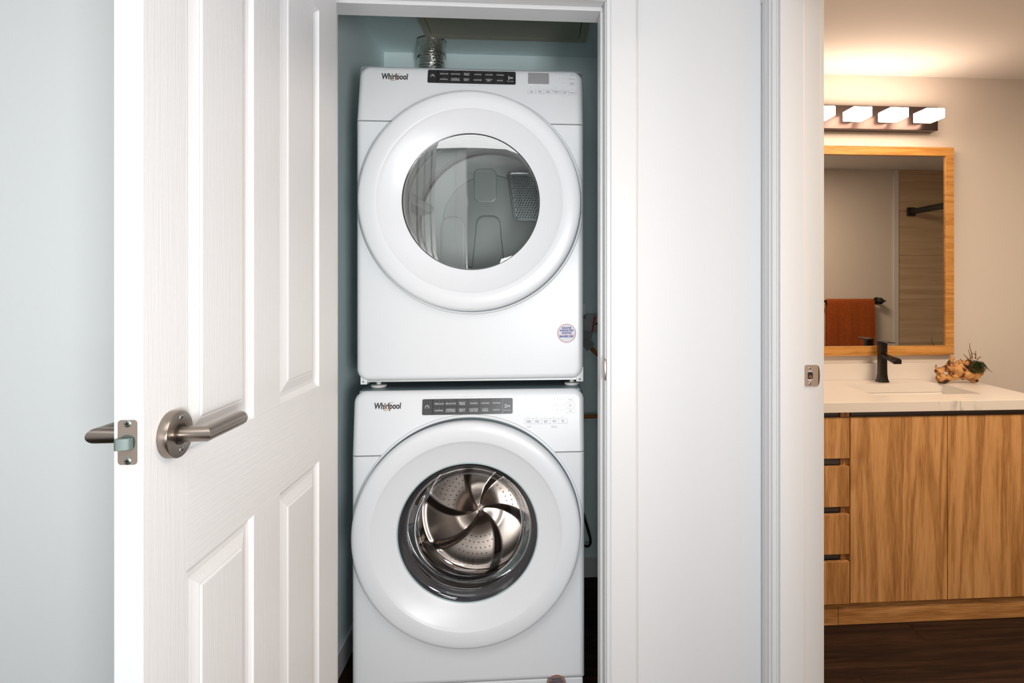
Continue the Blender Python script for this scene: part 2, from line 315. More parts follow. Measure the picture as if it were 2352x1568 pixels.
# ---- bathroom door frame (in the right wall, seen face on)
JY = 1.509
f2 = empty('trim_2', (.64, JY, 0), 'structure')
build(B(SX0, SX1, JY, JY+.019, 0, 2.043), 'jamb', M['trim'], f2, bev=.001)
build(B(SX0, SX1, .68, .70, 0, 2.043), 'jamb', M['trim'], f2, bev=.001)
build(B(SX0, SX1, .68, JY+.019, 2.044, 2.0625), 'head_jamb', M['trim'], f2, bev=.001)
build(B(.5965, .6590, JY-.010, JY, 0, 2.033), 'door_stop', M['trim'], f2, bev=.0025)
build(B(.5965, .6590, .70, .71, 0, 2.033), 'door_stop', M['trim'], f2, bev=.0025)
def casing2(y0, y1, xs, d):
    w = y1-y0; pr = [(0,0),(0,.009),(.0015,.0105),(.012,.0105),(.014,.0135),(.034,.0135),(.036,.0145),(w-.02,.0145),(w-.001,.010),(w,0)]
    return [(xs-d*b, y0+a) for a, b in pr]
build(MB().prism(casing2(JY+.004, 1.59, SX0, 1), 'z', 0, 2.12), 'casing', M['trim'], f2, smooth=True, ang=20)
build(MB().prism(casing2(JY+.004, 1.59, SX1, -1), 'z', 0, 2.12), 'casing', M['trim'], f2, smooth=True, ang=20)
build(B(SX0-.014, SX0, .60, .675, 0, 2.12), 'casing', M['trim'], f2, bev=.002)
build(B(SX0-.014, SX0, .60, 1.59, 2.048, 2.125), 'head_casing', M['trim'], f2, bev=.002)
# full-lip strike plate
a = at(1849, 838, Y=JY-.002); b = at(1878, 887, Y=JY-.002)
sx0, sx1, sz1, sz0 = a.x, b.x+.002, a.z, b.z; mz = (sz0+sz1)/2
def rrect(x0, x1, z0, z1, r, n=6, radii=None):
    rs = radii or (r, r, r, r); pts = []
    for (cx, cz, a0, rr) in ((x0, z1, pi, rs[0]), (x1, z1, pi/2, rs[1]), (x1, z0, 0, rs[2]), (x0, z0, -pi/2, rs[3])):
        sxn = 1 if cx == x0 else -1; szn = 1 if cz == z0 else -1; rr = max(rr, 1e-5)
        for k in range(n+1):
            t = a0-k*(pi/2)/n; pts.append((cx+sxn*rr+rr*cos(t), cz+szn*rr+rr*sin(t)))
    return pts
def holed(outer, holes, y0, y1, ax='y', const=None):
    """flat plate between y0 and y1 with holes; polygons in (x,z)"""
    bm = bmesh.new(); 
    def loop(pts):
        vs = [bm.verts.new((p[0], y0, p[1])) for p in pts]; return [bm.edges.new((vs[i], vs[(i+1) % len(vs)])) for i in range(len(vs))]
    es = loop(outer)
    for h in holes: es += loop(h)
    bmesh.ops.triangle_fill(bm, edges=es, use_beauty=True); 
    g = bmesh.ops.extrude_face_region(bm, geom=list(bm.faces)); 
    for v in [e for e in g['geom'] if isinstance(e, bmesh.types.BMVert)]: v.co.y = y1
    bm.verts.index_update(); mb = MB(); mb.v = [tuple(v.co) for v in bm.verts]; mb.f = [tuple(v.index for v in f.verts) for f in bm.faces]; bm.free(); return mb
def circ(cx, cz, r, n=32): return [(cx+r*cos(2*pi*k/n), cz+r*sin(2*pi*k/n)) for k in range(n)]
hx = sx0+.0135
hole = [(hx+.0085*max(-.75, min(.85, cos(2*pi*k/32))), mz+.0135*sin(2*pi*k/32)) for k in range(32)]
sp = build(holed(rrect(sx0, sx1, sz0, sz1, .005), [hole], JY-0.0015, JY+0.0002), 'strike_plate', M['nickelp'], f2)
pr = [(sx1-.001, JY-0.0015), (sx1+.004, JY-0.0008), (sx1+.0065, JY+.002), (sx1+.0065, JY+.004), (sx1+.003, JY+0.0015), (sx1-.001, JY+0.0002)]
mb = MB(); rs = []
for k in range(13):
    t = -1+2*k/12; w = (1-t*t)**.5*.75+.25
    rs.append([(sx1-.001+(x-sx1+.001)*w, y, mz+t*(sz1-sz0)*.46) for x, y in pr])
mb.rings(rs); build(mb, 'strike_lip', mat('lip_dark', (.13,.09,.05), .35, .9), sp, smooth=True)
def screwhead(c, ax, r, parent, s=-1):
    mb = MB(); prof = [(0.0001, s*r*.28), (r*.6, s*r*.26), (r*.95, s*r*.1), (r, 0)]
    mb.lathe(prof, c, ax, 20); o = build(mb, 'screw', M['screw'], parent, smooth=True)
    w = r*.17; l = r*.62; e = s*r*.30; e0 = s*r*.15
    for hw in ((l, w), (w, l)):
        if ax == 'y': mb2 = B(c[0]-hw[0], c[0]+hw[0], min(c[1]+e, c[1]+e0), max(c[1]+e, c[1]+e0), c[2]-hw[1], c[2]+hw[1])
        else: mb2 = B(min(c[0]+e, c[0]+e0), max(c[0]+e, c[0]+e0), c[1]-hw[0], c[1]+hw[0], c[2]-hw[1], c[2]+hw[1])
        me = o.data; bm = bmesh.new(); bm.from_mesh(me); base = wloc(o)
        vv = [bm.verts.new(Vector(v)-base) for v in mb2.v]; 
        for f in mb2.f: fc = bm.faces.new([vv[i] for i in f]); fc.material_index = 1
        bm.to_mesh(me); bm.free()
    me.materials.append(M['dark']); return o
screwhead((hx, JY-0.0015, mz+.0195), 'y', .0032, f2); screwhead((hx, JY-0.0015, mz-.0195), 'y', .0032, f2)
build(MB().prism(circ(hx, mz, .0095, 24), 'y', JY-.0007, JY-.0003), 'latch_pocket', M['dark'], f2); build(MB().prism(circ(hx+.0015, mz-.003, .0045, 16), 'y', JY-.0010, JY-.0007), 'pocket_spot', mat('pocket_wood', (.20,.07,.03), .6), f2)  # small brown disc inside the dark latch pocket
# baseboards
struct(B(CL, CL+.012, WB+.004, CB, 0, .086), 'baseboard_closet_left', M['trim'], bev=.003)
struct(B(CL+.012, SX0-.006, CB-.012, CB, 0, .086), 'baseboard_closet_back', M['trim'], bev=.003)
struct(B(.2505, SX0-.0145, WF-.012, WF, 0, .086), 'baseboard_front', M['trim'], bev=.003)
struct(B(-2.0, JL-.083, WF-.014, WF-.002, 0, .086), 'baseboard_front_left', M['trim'], bev=.003)
struct(B(1.97, 3.85, BK-.012, BK, 0, .086), 'baseboard_bathroom', M['trim'], bev=.003)
# ceiling hatch in the closet
hx0, hx1, hy0, hy1 = -.433, .160, 1.95, 2.525
hf = empty('trim_3', ((hx0+hx1)/2, (hy0+hy1)/2, CZ), 'structure')
M['hatch'] = paint('hatch_paint', (.52, .50, .39), .6)
def hrr(x0, x1, y0, y1, r): return rrect(x0, x1, y0, y1, r, 5)
def holed_z(outer, holes, z0, z1):
    mb = holed(outer, holes, z0, z1); mb.v = [(x, z, y) for x, y, z in mb.v]; return mb
build(holed_z(hrr(hx0-.028, hx1+.03, hy0-.03, hy1+.035, .002), [hrr(hx0-.0015, hx1+.0015, hy0-.0015, hy1+.0015, .02)], CZ-.006, CZ), 'hatch_frame', M['hatch'], hf)
build(holed_z(hrr(hx0+.0012, hx1-.0012, hy0+.0012, hy1-.0012, .019), [], CZ-.0055, CZ-.0008), 'hatch_panel', M['hatch'], hf)
build(B(hx0-.01, hx1+.01, hy0-.01, hy1+.01, CZ-.0007, CZ-.0002), 'hatch_gap', M['dark'], hf)
# ================================================================== CLOSET DOOR (opened towards the camera)
XF, XB, YF, YH, DZ0, DZ1 = -.5055, -.5410, .8300, 1.5830, .012, 2.035
dr = empty('door_1', (XB+.02, YH, 0), 'structure')
ys = [(.9272, 1.1365), (1.2468, 1.4614)]; zs = [(.24, .9065), (1.0785, 1.941)]
build(B(XB, XF, YF, ys[0][0], DZ0, DZ1), 'stile', M['door_v'], dr, bev=.0006)
build(B(XB, XF, ys[1][1], YH, DZ0, DZ1), 'stile', M['door_v'], dr, bev=.0006)
build(B(XB+.0001, XF-.0001, ys[0][0], ys[1][1], DZ0, zs[0][0]), 'rail', M['door_h'], dr)
build(B(XB+.0001, XF-.0001, ys[0][0], ys[1][1], zs[0][1], zs[1][0]), 'rail', M['door_h'], dr)
build(B(XB+.0001, XF-.0001, ys[0][0], ys[1][1], zs[1][1], DZ1), 'rail', M['door_h'], dr)
for z in zs: build(B(XB, XF, ys[0][1], ys[1][0], z[0], z[1]), 'mullion', M['door_v'], dr, bev=.0004)
build(B(XB+.0008, XF-.0008, YF-.0006, YF+.0006, DZ0, DZ1), 'door_edge', M['door_s'], dr)
prof = [(0, 0), (.0018, .0032), (.006, .0068), (.012, .0088), (.0165, .0082), (.019, .0082), (.0375, .0022), (.0395, .0026), (.0415, .0008), (.0435, .0002)]
for y in ys:
    for z in zs:
        for side in (1, -1):
            xs_ = XF if side > 0 else XB
            rs = [[(xs_-side*d, y[0]+i, z[0]+i), (xs_-side*d, y[1]-i, z[0]+i), (xs_-side*d, y[1]-i, z[1]-i), (xs_-side*d, y[0]+i, z[1]-i)] for i, d in prof]
            rs = [[(xs_-side*.02, y[0], z[0]), (xs_-side*.02, y[1], z[0]), (xs_-side*.02, y[1], z[1]), (xs_-side*.02, y[0], z[1])]]+rs
            build(MB().rings(rs), 'panel', M['door_v'], dr)
# lever set
hyc, hzc = .8880, 1.1120
lv = empty('lever_handle', (XF, hyc, hzc), None, dr)
for side in (1, -1):
    X0 = XF if side > 0 else XB
    if side < 0: lv = empty('lever_handle', (XB, hyc, hzc), None, dr)
    def sx(d): return X0+side*d
    R = .0322; EL = .0475 if side > 0 else .0575
    mb = MB().lathe([(R-.0005, 0), (R, side*.001), (R, side*.0120), (R-.0006, side*.0132), (R-.0016, side*.0136), (.0135, side*.0136)], (X0, hyc, hzc), 'x', 64, cap0=True)
    build(mb, 'rose', M['nickel'], lv, smooth=True, ang=40)
    pts = [(sx(.008), hyc, hzc), (sx(.03), hyc, hzc), (sx(.047), hyc+.0005, hzc), (sx(.0515), hyc+.001, hzc)]
    build(MB().lathe([(.0142, side*.0130), (.0142, side*.0152)], (X0, hyc, hzc), 'x', 40, cap1=True), 'collar', mat('collar_dark', (.06,.045,.04), .4, .8), lv)
    # neck and lever mitred at the elbow
    r = .0108; n = 32; neck = []; 
    ring = lambda x, y, tilt: [(x+side*tilt*r*cos(2*pi*j/n), y+r*cos(2*pi*j/n), hzc+r*sin(2*pi*j/n)) for j in range(n)]
    build(MB().rings([ring(sx(.009), hyc, 0), ring(sx(.034), hyc, 0), ring(sx(EL), hyc, -1.0)]), 'neck', M['nickel'], lv, smooth=True, ang=50)
    lr = [[(sx(EL)+side*r*-cos(2*pi*j/n), hyc+r*cos(2*pi*j/n), hzc+r*sin(2*pi*j/n)) for j in range(n)]]
    for yy, rr in ((.012, 1), (.06, 1), (.094, 1), (.0985, .96), (.101, .85), (.1025, .6)):
        lr.append([(sx(EL)-side*r*rr*cos(2*pi*j/n), hyc+yy, hzc+r*rr*sin(2*pi*j/n)) for j in range(n)])
    build(MB().rings(lr), 'lever', M['nickel'], lv, smooth=True, ang=50)
    for dz in (.0222, -.0222): screwhead((sx(.0136), hyc+.002, hzc+dz), 'x', .0042, lv, side)
# latch on the door edge
a = at(272, 964, Y=YF); b = at(317, 1066, Y=YF); lx0, lx1, lz1, lz0 = a.x, b.x, a.z, b.z; lxm = (lx0+lx1)/2; lzm = (lz0+lz1)/2
lt = build(holed(rrect(lx0, lx1, lz0, lz1, .0045), [circ(lxm, lzm, .0102, 24)], YF-.0016, YF-.0004), 'latch_plate', M['nickelp'], dr)
build(MB().prism(circ(lxm, lzm, .0101, 24), 'y', YF-.0010, YF-.0007), 'latch_bore', M['screw'], lt)
mb = MB(); bw = .0092; pr = [(lxm-.0108, YF-.0105), (lxm-.0085, YF-.0115), (lxm+.0040, YF-.0075), (lxm+.0075, YF-.0025), (lxm+.0075, YF-.0018), (lxm-.0108, YF-.0018)]
mb.prism([(x, y) for x, y in pr], 'z', lzm-.0085, lzm+.0062); build(mb, 'latch_bolt', M['bolt'], lt, bev=.001)
for dz in (.0238, -.0238): screwhead((lxm, YF-.0014, lzm+dz), 'y', .0048, lt)
# shallow mortise shadow line above the plate is the plate's own recess
# ================================================================== MACHINES
def fillpanel(x0, x1, z0, z1, radii, R, yf, back, sides, holes=(), extra=None):
    """rounded-edge panel; yf(z)=front depth; sides=(l,r,t,b) how much each side rounds"""
    steps = 7; rs = []; sl, sr, st, sb = sides
    def ringat(d, off, y=None):
        pts = rrect(x0+d*sl, x1-d*sr, z0+d*sb, z1-d*st, 0, 8, [max(q-d, .0005) for q in radii])
        return [(p[0], (yf(p[1])+off) if y is None else y, p[1]) for p in pts]
    rs.append(ringat(0, 0, back)); 
    for k in range(steps+1):
        t = k/steps*pi/2; rs.append(ringat(R*(1-sin(pi/2-t)) if False else R*(1-cos(t)), R*(1-sin(t))))
    rs.append(ringat(R+.0025, 0))
    mb = MB(); mb.rings(rs, cap0=False, cap1=False)
    last = rs[-1]; bm = bmesh.new(); vs = [bm.verts.new(p) for p in last]; es = [bm.edges.new((vs[i], vs[(i+1) % len(vs)])) for i in range(len(vs))]
    for h in holes:
        hv = [bm.verts.new((p[0], yf(p[1]), p[1])) for p in h]; es += [bm.edges.new((hv[i], hv[(i+1) % len(hv)])) for i in range(len(hv))]
    bmesh.ops.triangle_fill(bm, edges=es, use_beauty=True); bm.verts.index_update()
    mb.add([tuple(v.co) for v in bm.verts], [tuple(v.index for v in f.verts) for f in bm.faces]); bm.free()
    # weld
    bm = bmesh.new(); vv = [bm.verts.new(p) for p in mb.v]
    for f in mb.f:
        try: bm.faces.new([vv[i] for i in f])
        except ValueError: pass
    bmesh.ops.remove_doubles(bm, verts=bm.verts, dist=1e-5); bm.verts.index_update()
    out = MB(); out.v = [tuple(v.co) for v in bm.verts]; out.f = [tuple(v.index for v in f.verts) for f in bm.faces]; bm.free(); return out
def machine(kind):
    dry = kind == 'dryer'
    XC = -.208; xl, xr = XC-.3435, XC+.3425
    YP = 1.905 if dry else 1.860                   # front sheet
    Z0, Z1, ZS = (1.0165, 1.980, 1.8005) if dry else (.12, .989, .8031)
    CX, CZ_ = (-.206, 1.5575) if dry else (-.2107, .578)
    root = empty('dryer' if dry else 'washer', (XC, YP+.38, 0.990 if dry else 0))
    yd = YP-.05                                   # front plane of the round door
    slope = .038 if dry else .022
    yfas = lambda z: YP+slope*((z-ZS)/(Z1-ZS))**1.3 if z > ZS else YP
    # fascia and front panel
    build(fillpanel(xl, xr, ZS+.0015, Z1, (.034, .034, .001, .001), .016, yfas, YP+.06, (1, 1, 1, .08)), 'control_fascia', M['enamel'], root, smooth=True, ang=50)
    h = circ(CX, CZ_, .203, 64); RS = 1.008 if dry else 1.012
    zb = Z0
    build(fillpanel(xl, xr, zb, ZS-.0008, (.001, .001, .036, .036) if dry else (.001, .001, .004, .004), .016, lambda z: YP, YP+.06, (1, 1, .08, 1), [h]), 'front_panel', M['enamel'], root, smooth=True, ang=50)
    build(MB().rings([[(x, y, z) for x, z in rrect(xl+.006, xr-.004, Z0-.004 if dry else .03, Z1-.006, .01, 4)] for y in (YP+.03, YP+.76)]+[[(x, YP+.76, z) for x, z in rrect(xl+.006, xr-.004, Z0-.004 if dry else .03, Z1-.006, .01, 4)]], cap0=False), 'cabinet', M['side'] if dry else M['side'], root, smooth=True)
    if not dry:
        build(B(xl+.012, xr-.010, YP+.035, YP+.74, Z1-.012, Z1+.0005), 'top_panel', mat('washer_top_shaded', (.20,.26,.28), .35), root, bev=.004)  # top coloured dark to paint the shade under the dryer
        build(MB().box(xl+.004, xr-.004, YP+.012, YP+.04, .035, .1165), 'toe_panel', M['enamel'], root, bev=.004)
        # drawer outline on the fascia, left of the control strip
        a = at(963, 900, Y=YP+.01); b = at(962, 990, Y=YP+.003)
        build(B(a.x-.0003, a.x+.0003, YP+.0012, YP+.03, ZS+.004, ZS+.006), 'drawer_seam', M['inkl'], root)
    # raised bezel around the door
    bz = [(.342, YP+.002), (.3415, YP-.001), (.339, YP-.0035), (.336, YP-.0042), (.333, YP-.0030), (.330, YP+.0005), (.322, YP+.004)]
    mb = MB(); n = 144; rs = []
    for r_, y_ in bz:
        ring = []
        for j in range(n):
            a = 2*pi*j/n; x = CX+r_*cos(a); x = max(xl+.004, min(xr-.004, x)); z = CZ_+r_*sin(a)
            yy = y_-YP+yfas(z)
            if x <= xl+.0041 or x >= xr-.0041: yy = max(yy, YP+.008)
            ring.append((x, yy, z))
        rs.append(ring)
    build(mb.rings(rs, cap0=False, cap1=False), 'door_bezel', M['enamel'], root, smooth=True, ang=60)
    build(MB().lathe([(.322, YP-.0035), (.3335, YP-.0035), (.3335, YP+.001), (.322, YP+.001)], (CX, 0, CZ_), 'y', 144, closed=True), 'door_gap_shadow', mat('door_gap_grey', (.09, .12, .13), .5), root, smooth=True)  # dark ring painting the shadow in the gap behind the door
    # round door
    d = empty('door', (CX, yd, CZ_), None, root)
    b_ = YP-yd-.001
    prof = [(.200, b_), (.300, b_), (.3135, b_), (.3135, .040), (.3235, .0385), (.3270, .034), (.3278, .028), (.3275, .016), (.3262, .0095), (.3225, .0042), (.3150, .0014), (.300, .0002), (.288, 0), (.2740, .0006), (.2722, .0012), (.2708, .0024), (.262, .0066), (.245, .0145), (.225, .0222), (.210, .0265), (.2045, .0285), (.2035, .031), (.2020, .035)]
    build(MB().lathe([(r_*RS, y_) for r_, y_ in prof], (CX, yd, CZ_), 'y', 160, closed=True), 'door_ring', M['enamel2'], d, smooth=True, ang=38)
    if dry:
        build(MB().lathe([(.2056, .0286), (.2050, .0282), (.2034, .0286), (.2034, .035), (.2056, .035)], (CX, yd, CZ_), 'y', 128, closed=True), 'glass_rim', M['black'], d, smooth=True)
        build(MB().lathe([(.0001, .0300), (.1, .0302), (.19, .0308), (.2034, .0312)], (CX, yd, CZ_), 'y', 96), 'door_glass', M['glass'], d, smooth=True)
    else:
        build(MB().lathe([(.2065, .0287), (.2055, .0278), (.2035, .0282), (.2020, .031), (.2020, .045), (.2065, .045)], (CX, yd, CZ_), 'y', 128, closed=True), 'glass_rim', mat('pale_green_rim', (.42,.55,.53), .15), d, smooth=True)
        build(MB().lathe([(.2020, .0325), (.198, .034), (.188, .036), (.178, .052), (.168, .078), (.160, .100), (.150, .112), (.13, .118), (.07, .121), (.0001, .122)], (CX, yd, CZ_), 'y', 128), 'door_glass', M['bowl'], d, smooth=True, ang=60)
        build(MB().lathe([(.2020, .028), (.195, .046), (.190, .056), (.184, .060), (.189, .068), (.196, .075), (.205, .078), (.205, .060)], (CX, yd, CZ_), 'y', 128), 'inner_rim', mat('smoked_rim', (.05,.048,.055), .16), d, smooth=True, ang=60)
    # drum
    if dry:
        dp = 2.56; dx, dz = CX+.010, CZ_-.008; R = .296
        build(MB().lathe([(.198, YP-.002), (.200, YP+.03), (.215, YP+.045), (R-.02, YP+.055), (R, YP+.075), (R, dp-.03), (R-.004, dp-.012), (R-.008, dp-.008)], (dx, 0, dz), 'y', 128), 'drum', M['drumg'], root, smooth=True, ang=40)
        dm = [o for o in root.children if o.name.startswith('drum')][0]
        build(MB().lathe([(R-.001, dp-.012), (R-.014, dp-.015), (R-.014, dp-.004), (R-.002, dp-.002)], (dx, 0, dz), 'y', 128, closed=True), 'drum_seal', M['seal'], dm, smooth=True)
        build(MB().lathe([(R-.012, dp-.006), (.20, dp-.004), (.196, dp-.012), (.10, dp-.016), (.0001, dp-.016)], (dx, 0, dz), 'y', 96), 'drum_back', M['drumg'], dm, smooth=True)
        # vanes on the drum wall
        for ang in (168, 48, 288):
            c, s_ = cos(radians(ang)), sin(radians(ang)); pr = []
            rs = []
            for yy, hh in ((YP+.09, .012), (YP+.13, .045), (dp-.10, .060), (dp-.03, .058)):
                w0, w1 = .035, .012
                rs.append([(dx+c*(R-.002)-s_*w0, yy, dz+s_*(R-.002)+c*w0), (dx+c*(R-hh)-s_*w1, yy, dz+s_*(R-hh)+c*w1), (dx+c*(R-hh)+s_*w1, yy, dz+s_*(R-hh)-c*w1), (dx+c*(R-.002)+s_*w0, yy, dz+s_*(R-.002)-c*w0)])
            build(MB().rings(rs), 'drum_vane', M['drumg'], dm, bev=.006, seg=3)
        # raised boss and duct moulding on the back wall
        yb = dp-.016
        def boss(pts, dpt, name, m, par):
            cx = sum(p[0] for p in pts)/len(pts); cz = sum(p[1] for p in pts)/len(pts); rs = []
            for k, y in ((1.0, yb+.002), (.985, yb-dpt*.6), (.95, yb-dpt), (.90, yb-dpt)): rs.append([(cx+(p[0]-cx)*k, y, cz+(p[1]-cz)*k) for p in pts])
            return build(MB().rings(rs), name, m, par, smooth=True, ang=50)
        boss(rrect(-.268, -.176, 1.635, 1.775, .025), .0022, 'boss', M['drumg'], dm)
        boss([(p[0]+(1.60-p[1])*.16*(1 if p[0] > -.20 else -1)*.6, p[1]) for p in rrect(-.255, -.165, 1.33, 1.585, .03)], .003, 'boss', M['drumg'], dm)
        boss([(p[0]+.00, p[1]) for p in rrect(-.40, -.305, 1.33, 1.58, .045)], .0018, 'boss', M['drumg'], dm)
        # perforated outlet grille
        def shear(x, z): return (x+(1.76-z)*.15, z)
        gx0, gx1, gz0, gz1 = -.134, .020, 1.560, 1.760
        fr_ = [shear(*p) for p in rrect(gx0, gx1, gz0, gz1, .02)]; inn = [shear(*p) for p in rrect(gx0+.008, gx1-.008, gz0+.008, gz1-.008, .014)]
        g = build(holed(fr_, [inn], yb-.026, yb-.008), 'outlet_grille', M['chromegrey'], dm, bev=.003)
        holes = []; r6 = .0044; p6 = .0112; row = 0; z = gz0+.015
        while z < gz1-.012:
            x = gx0+.015+(row % 2)*p6/2
            while x < gx1-.013:
                cx_, cz_ = shear(x, z); holes.append([(cx_+r6*cos(pi/6+k*pi/3), cz_+r6*sin(pi/6+k*pi/3)) for k in range(6)]); x += p6
            z += p6*.866; row += 1
        build(holed([shear(*p) for p in rrect(gx0+.007, gx1-.007, gz0+.007, gz1-.007, .014)], holes, yb-.019, yb-.016), 'mesh_plate', M['chromegrey'], g)
        build(MB().prism([shear(*p) for p in rrect(gx0+.007, gx1-.007, gz0+.007, gz1-.007, .014)], 'y', yb-.010, yb-.008), 'lint_screen', mat('lint_screen', (.30,.32,.32), .4, .3), g)
    else:
        dx, dz = CX, CZ_+.005; R = .255; y0 = YP+.095; dp = 2.23
        build(MB().lathe([(.200, YP+.0), (.203, YP+.03), (.198, YP+.040), (.205, YP+.052), (.200, YP+.064), (.190, YP+.072), (.186, YP+.080), (.188, y0)], (dx, 0, dz), 'y', 128), 'gasket', M['gasket'], root, smooth=True, ang=60)
        dm = build(MB().lathe([(.1805, y0-.010), (.183, y0-.013), (.187, y0-.010), (.189, y0+.006), (.205, y0+.014), (R-.012, y0+.03), (R, y0+.05), (R, dp-.05), (R-.012, dp-.02), (R-.035, dp-.006)], (dx, 0, dz), 'y', 160), 'drum', M['steel'], root, smooth=True, ang=40)
        build(MB().lathe([(.1800, y0-.012), (.1830, y0-.0155), (.186, y0-.012), (.1845, y0-.007)], (dx, 0, dz), 'y', 128, closed=True), 'drum_lip', M['steelb'], dm, smooth=True)
        # back plate with three swirling ribs
        mb = MB(); nr, na = 40, 144; vs = []
        for i in range(nr+1):
            r_ = .003+(R-.034)*i/nr
            for j in range(na):
                a = 2*pi*j/na; u = r_/R
                ph = 3*(a+.9*u-1.95)
                q_ = min(1, max(0, (cos(ph)+.05)/.55)); rib = q_*q_*(3-2*q_)*.026*min(1, u*3.0)*(1-.55*u)+.026*exp(-(r_/.05)**2)
                ring_ = .006*exp(-((r_-.200)/.008)**2)
                vs.append((dx+r_*cos(a), dp-.008-rib-ring_, dz+r_*sin(a)))
        fs = [(i*na+j, i*na+(j+1) % na, (i+1)*na+(j+1) % na, (i+1)*na+j) for i in range(nr) for j in range(na)]+[tuple(range(na))]
        build(MB().add(vs, fs), 'drum_back', M['steel_d'], dm, smooth=True, ang=80)
        # lifters
        for ang in (205, 325, 85):
            c, s_ = cos(radians(ang)), sin(radians(ang)); rs = []
            for yy, hh in ((y0+.035, .006), (y0+.06, .045), (dp-.08, .055), (dp-.02, .012)):
                w0, w1 = .038, .010
                rs.append([(dx+c*(R+.001)-s_*w0, yy, dz+s_*(R+.001)+c*w0), (dx+c*(R-hh)-s_*w1, yy, dz+s_*(R-hh)+c*w1), (dx+c*(R-hh)+s_*w1, yy, dz+s_*(R-hh)-c*w1), (dx+c*(R+.001)+s_*w0, yy, dz+s_*(R+.001)-c*w0)])
            build(MB().rings(rs), 'lifter', M['steel'], dm, bev=.008, seg=3)
        # perforations: punched dimples on the drum wall and back plate
        mb = MB()
        for j in range(84):
            for i in range(13):
                a = 2*pi*(j+.5*(i % 2))/84; y = y0+.06+i*.0195
                if y > dp-.06: continue
                if min(abs(((degrees(a)-q+180) % 360)-180) for q in (205, 325, 85)) < 11: continue
                rr = R-.0006; c = Vector((dx+rr*cos(a), y, dz+rr*sin(a))); t = Vector((-sin(a), 0, cos(a))); u = Vector((0, 1, 0))
                mb.add([c+t*.0024*cos(k*pi/3)+u*.0024*sin(k*pi/3) for k in range(6)], [(0,1,2,3,4,5)])
        o = build(mb, 'perforation', M['dark'], dm); o['kind'] = 'stuff'
        mb = MB()
        for sec in range(3):
            for ri in range(6):
                for k in range(7):
                    r_ = .095+ri*.0185; a = (2*pi*sec/3+pi/3+(1.95-.9*r_/R))+(k-3)*.016/r_
                    ph = 3*(a+.9*r_/R-1.95); q_ = min(1, max(0, (cos(ph)+.05)/.55)); rib = q_*q_*(3-2*q_)*.026
                    c = (dx+r_*cos(a), dp-.0088-rib-.026*exp(-(r_/.05)**2), dz+r_*sin(a))
                    if rib > .004: continue
                    mb.add([(c[0]+.0022*cos(q*pi/3), c[1], c[2]+.0022*sin(q*pi/3)) for q in range(6)], [(0,1,2,3,4,5)])
        o = build(mb, 'perforation', M['dark'], dm); o['kind'] = 'stuff'
    if not dry:                             # the drum is set leaning back by a few degrees
        tl_ = Matrix.Translation((0, 0, 0))
        pv = Vector((dx, y0, dz)); rot = Matrix.Rotation(radians(-15), 4, 'X')
        for ob in [dm]+list(dm.children):
            base = wloc(ob)
            for v in ob.data.vertices: v.co = (rot @ (v.co+base-pv))+pv-base
            ob.data.update()
    # ---------------------------------------------------------------- control strip
    def hit(px, py):                       # sight line onto the sloping fascia
        y = YP+.01
        for _ in range(8): p = at(px, py, Y=y); y = yfas(p.z)
        return Vector((p.x, y, p.z))
    c4 = [hit(983, 161), hit(1185, 164.5), hit(1184, 193), hit(982, 191)] if dry else [hit(971, 915), hit(1178, 915), hit(1177, 951.5), hit(969, 951)]
    x0 = (c4[0].x+c4[3].x)/2; x1 = (c4[1].x+c4[2].x)/2; z1 = (c4[0].z+c4[1].z)/2; z0 = (c4[2].z+c4[3].z)/2
    def plate(xa, xb, za, zb_, r, t0, t1, name, m, par, bev=0):
        mb = MB(); rs = []
        for off in (t0, t1): rs.append([(p[0], yfas(p[1])-off, p[1]) for p in rrect(xa, xb, za, zb_, r, 4)])
        return build(mb.rings(rs), name, m, par, bev=bev)
    strip = plate(x0, x1, z0, z1, .004, -.004, .0012, 'control_strip', M['black'], root)
    w = x1-x0; hgt = z1-z0; zc = (z0+z1)/2
    ink = MB(); inkg = MB(); inkl = MB()
    def put(dst, s, cx, cz, size, xs=1.0, bold=0.0, off=.0022, sp_=1.0):
        vs, fs = text_geo(s, size, 'CENTER', xs, bold, sp_); dst.add([(cx+x, yfas(cz+y)-off, cz+y) for x, y in vs], fs)
    plate(x0+.001, x0+w*.105, z0+.001, z1-.001, .003, .001, .0017, 'button', M['button'], strip)
    plate(x1-w*.107, x1-.001, z0+.001, z1-.001, .003, .001, .0017, 'button', M['button'], strip)
    t1 = ['REGULAR', 'DELICATES', 'BULKY\nITEMS', 'WHITES', 'COLORS', 'TOWELS']
    t2 = ['NORMAL', 'WRINKLE\nCONTROL', 'HEAVY\nDUTY', 'SANITIZE', 'TOUCH\nDRY', 'QUICK'] if dry else ['NORMAL', 'WRINKLE\nCONTROL', 'HEAVY\nDUTY', 'SANITIZE\nwith OXI', 'COLD\nWASH', 'QUICK']
    bx0 = x0+w*.120; bx1 = x1-w*.118; bw = (bx1-bx0)/6; ts = hgt*.135
    for i in range(6):
        plate(bx0+i*bw+.0007, bx0+(i+1)*bw-.0007, zc+.0007, z1-.0012, .001, .001, .0017, 'button', M['button'], strip)
        plate(bx0+i*bw+.0007, bx0+(i+1)*bw-.0007, z0+.0012, zc-.0007, .001, .001, .0017, 'button', M['button'], strip)
        put(ink, t1[i], bx0+(i+.52)*bw, zc+hgt*.20, ts, 1.0, 0); put(ink, t2[i], bx0+(i+.52)*bw, zc-hgt*.23, ts, 1.0, 0)
        for zz in (z1-hgt*.10, zc-hgt*.07):
            ink.add([(bx0+(i+.52)*bw+.0006*cos(k), yfas(zz)-.0022, zz+.0006*sin(k)) for k in (0, 1.57, 3.14, 4.71)], [(0,1,2,3)])
    px_ = x0+w*.055; r_ = hgt*.13
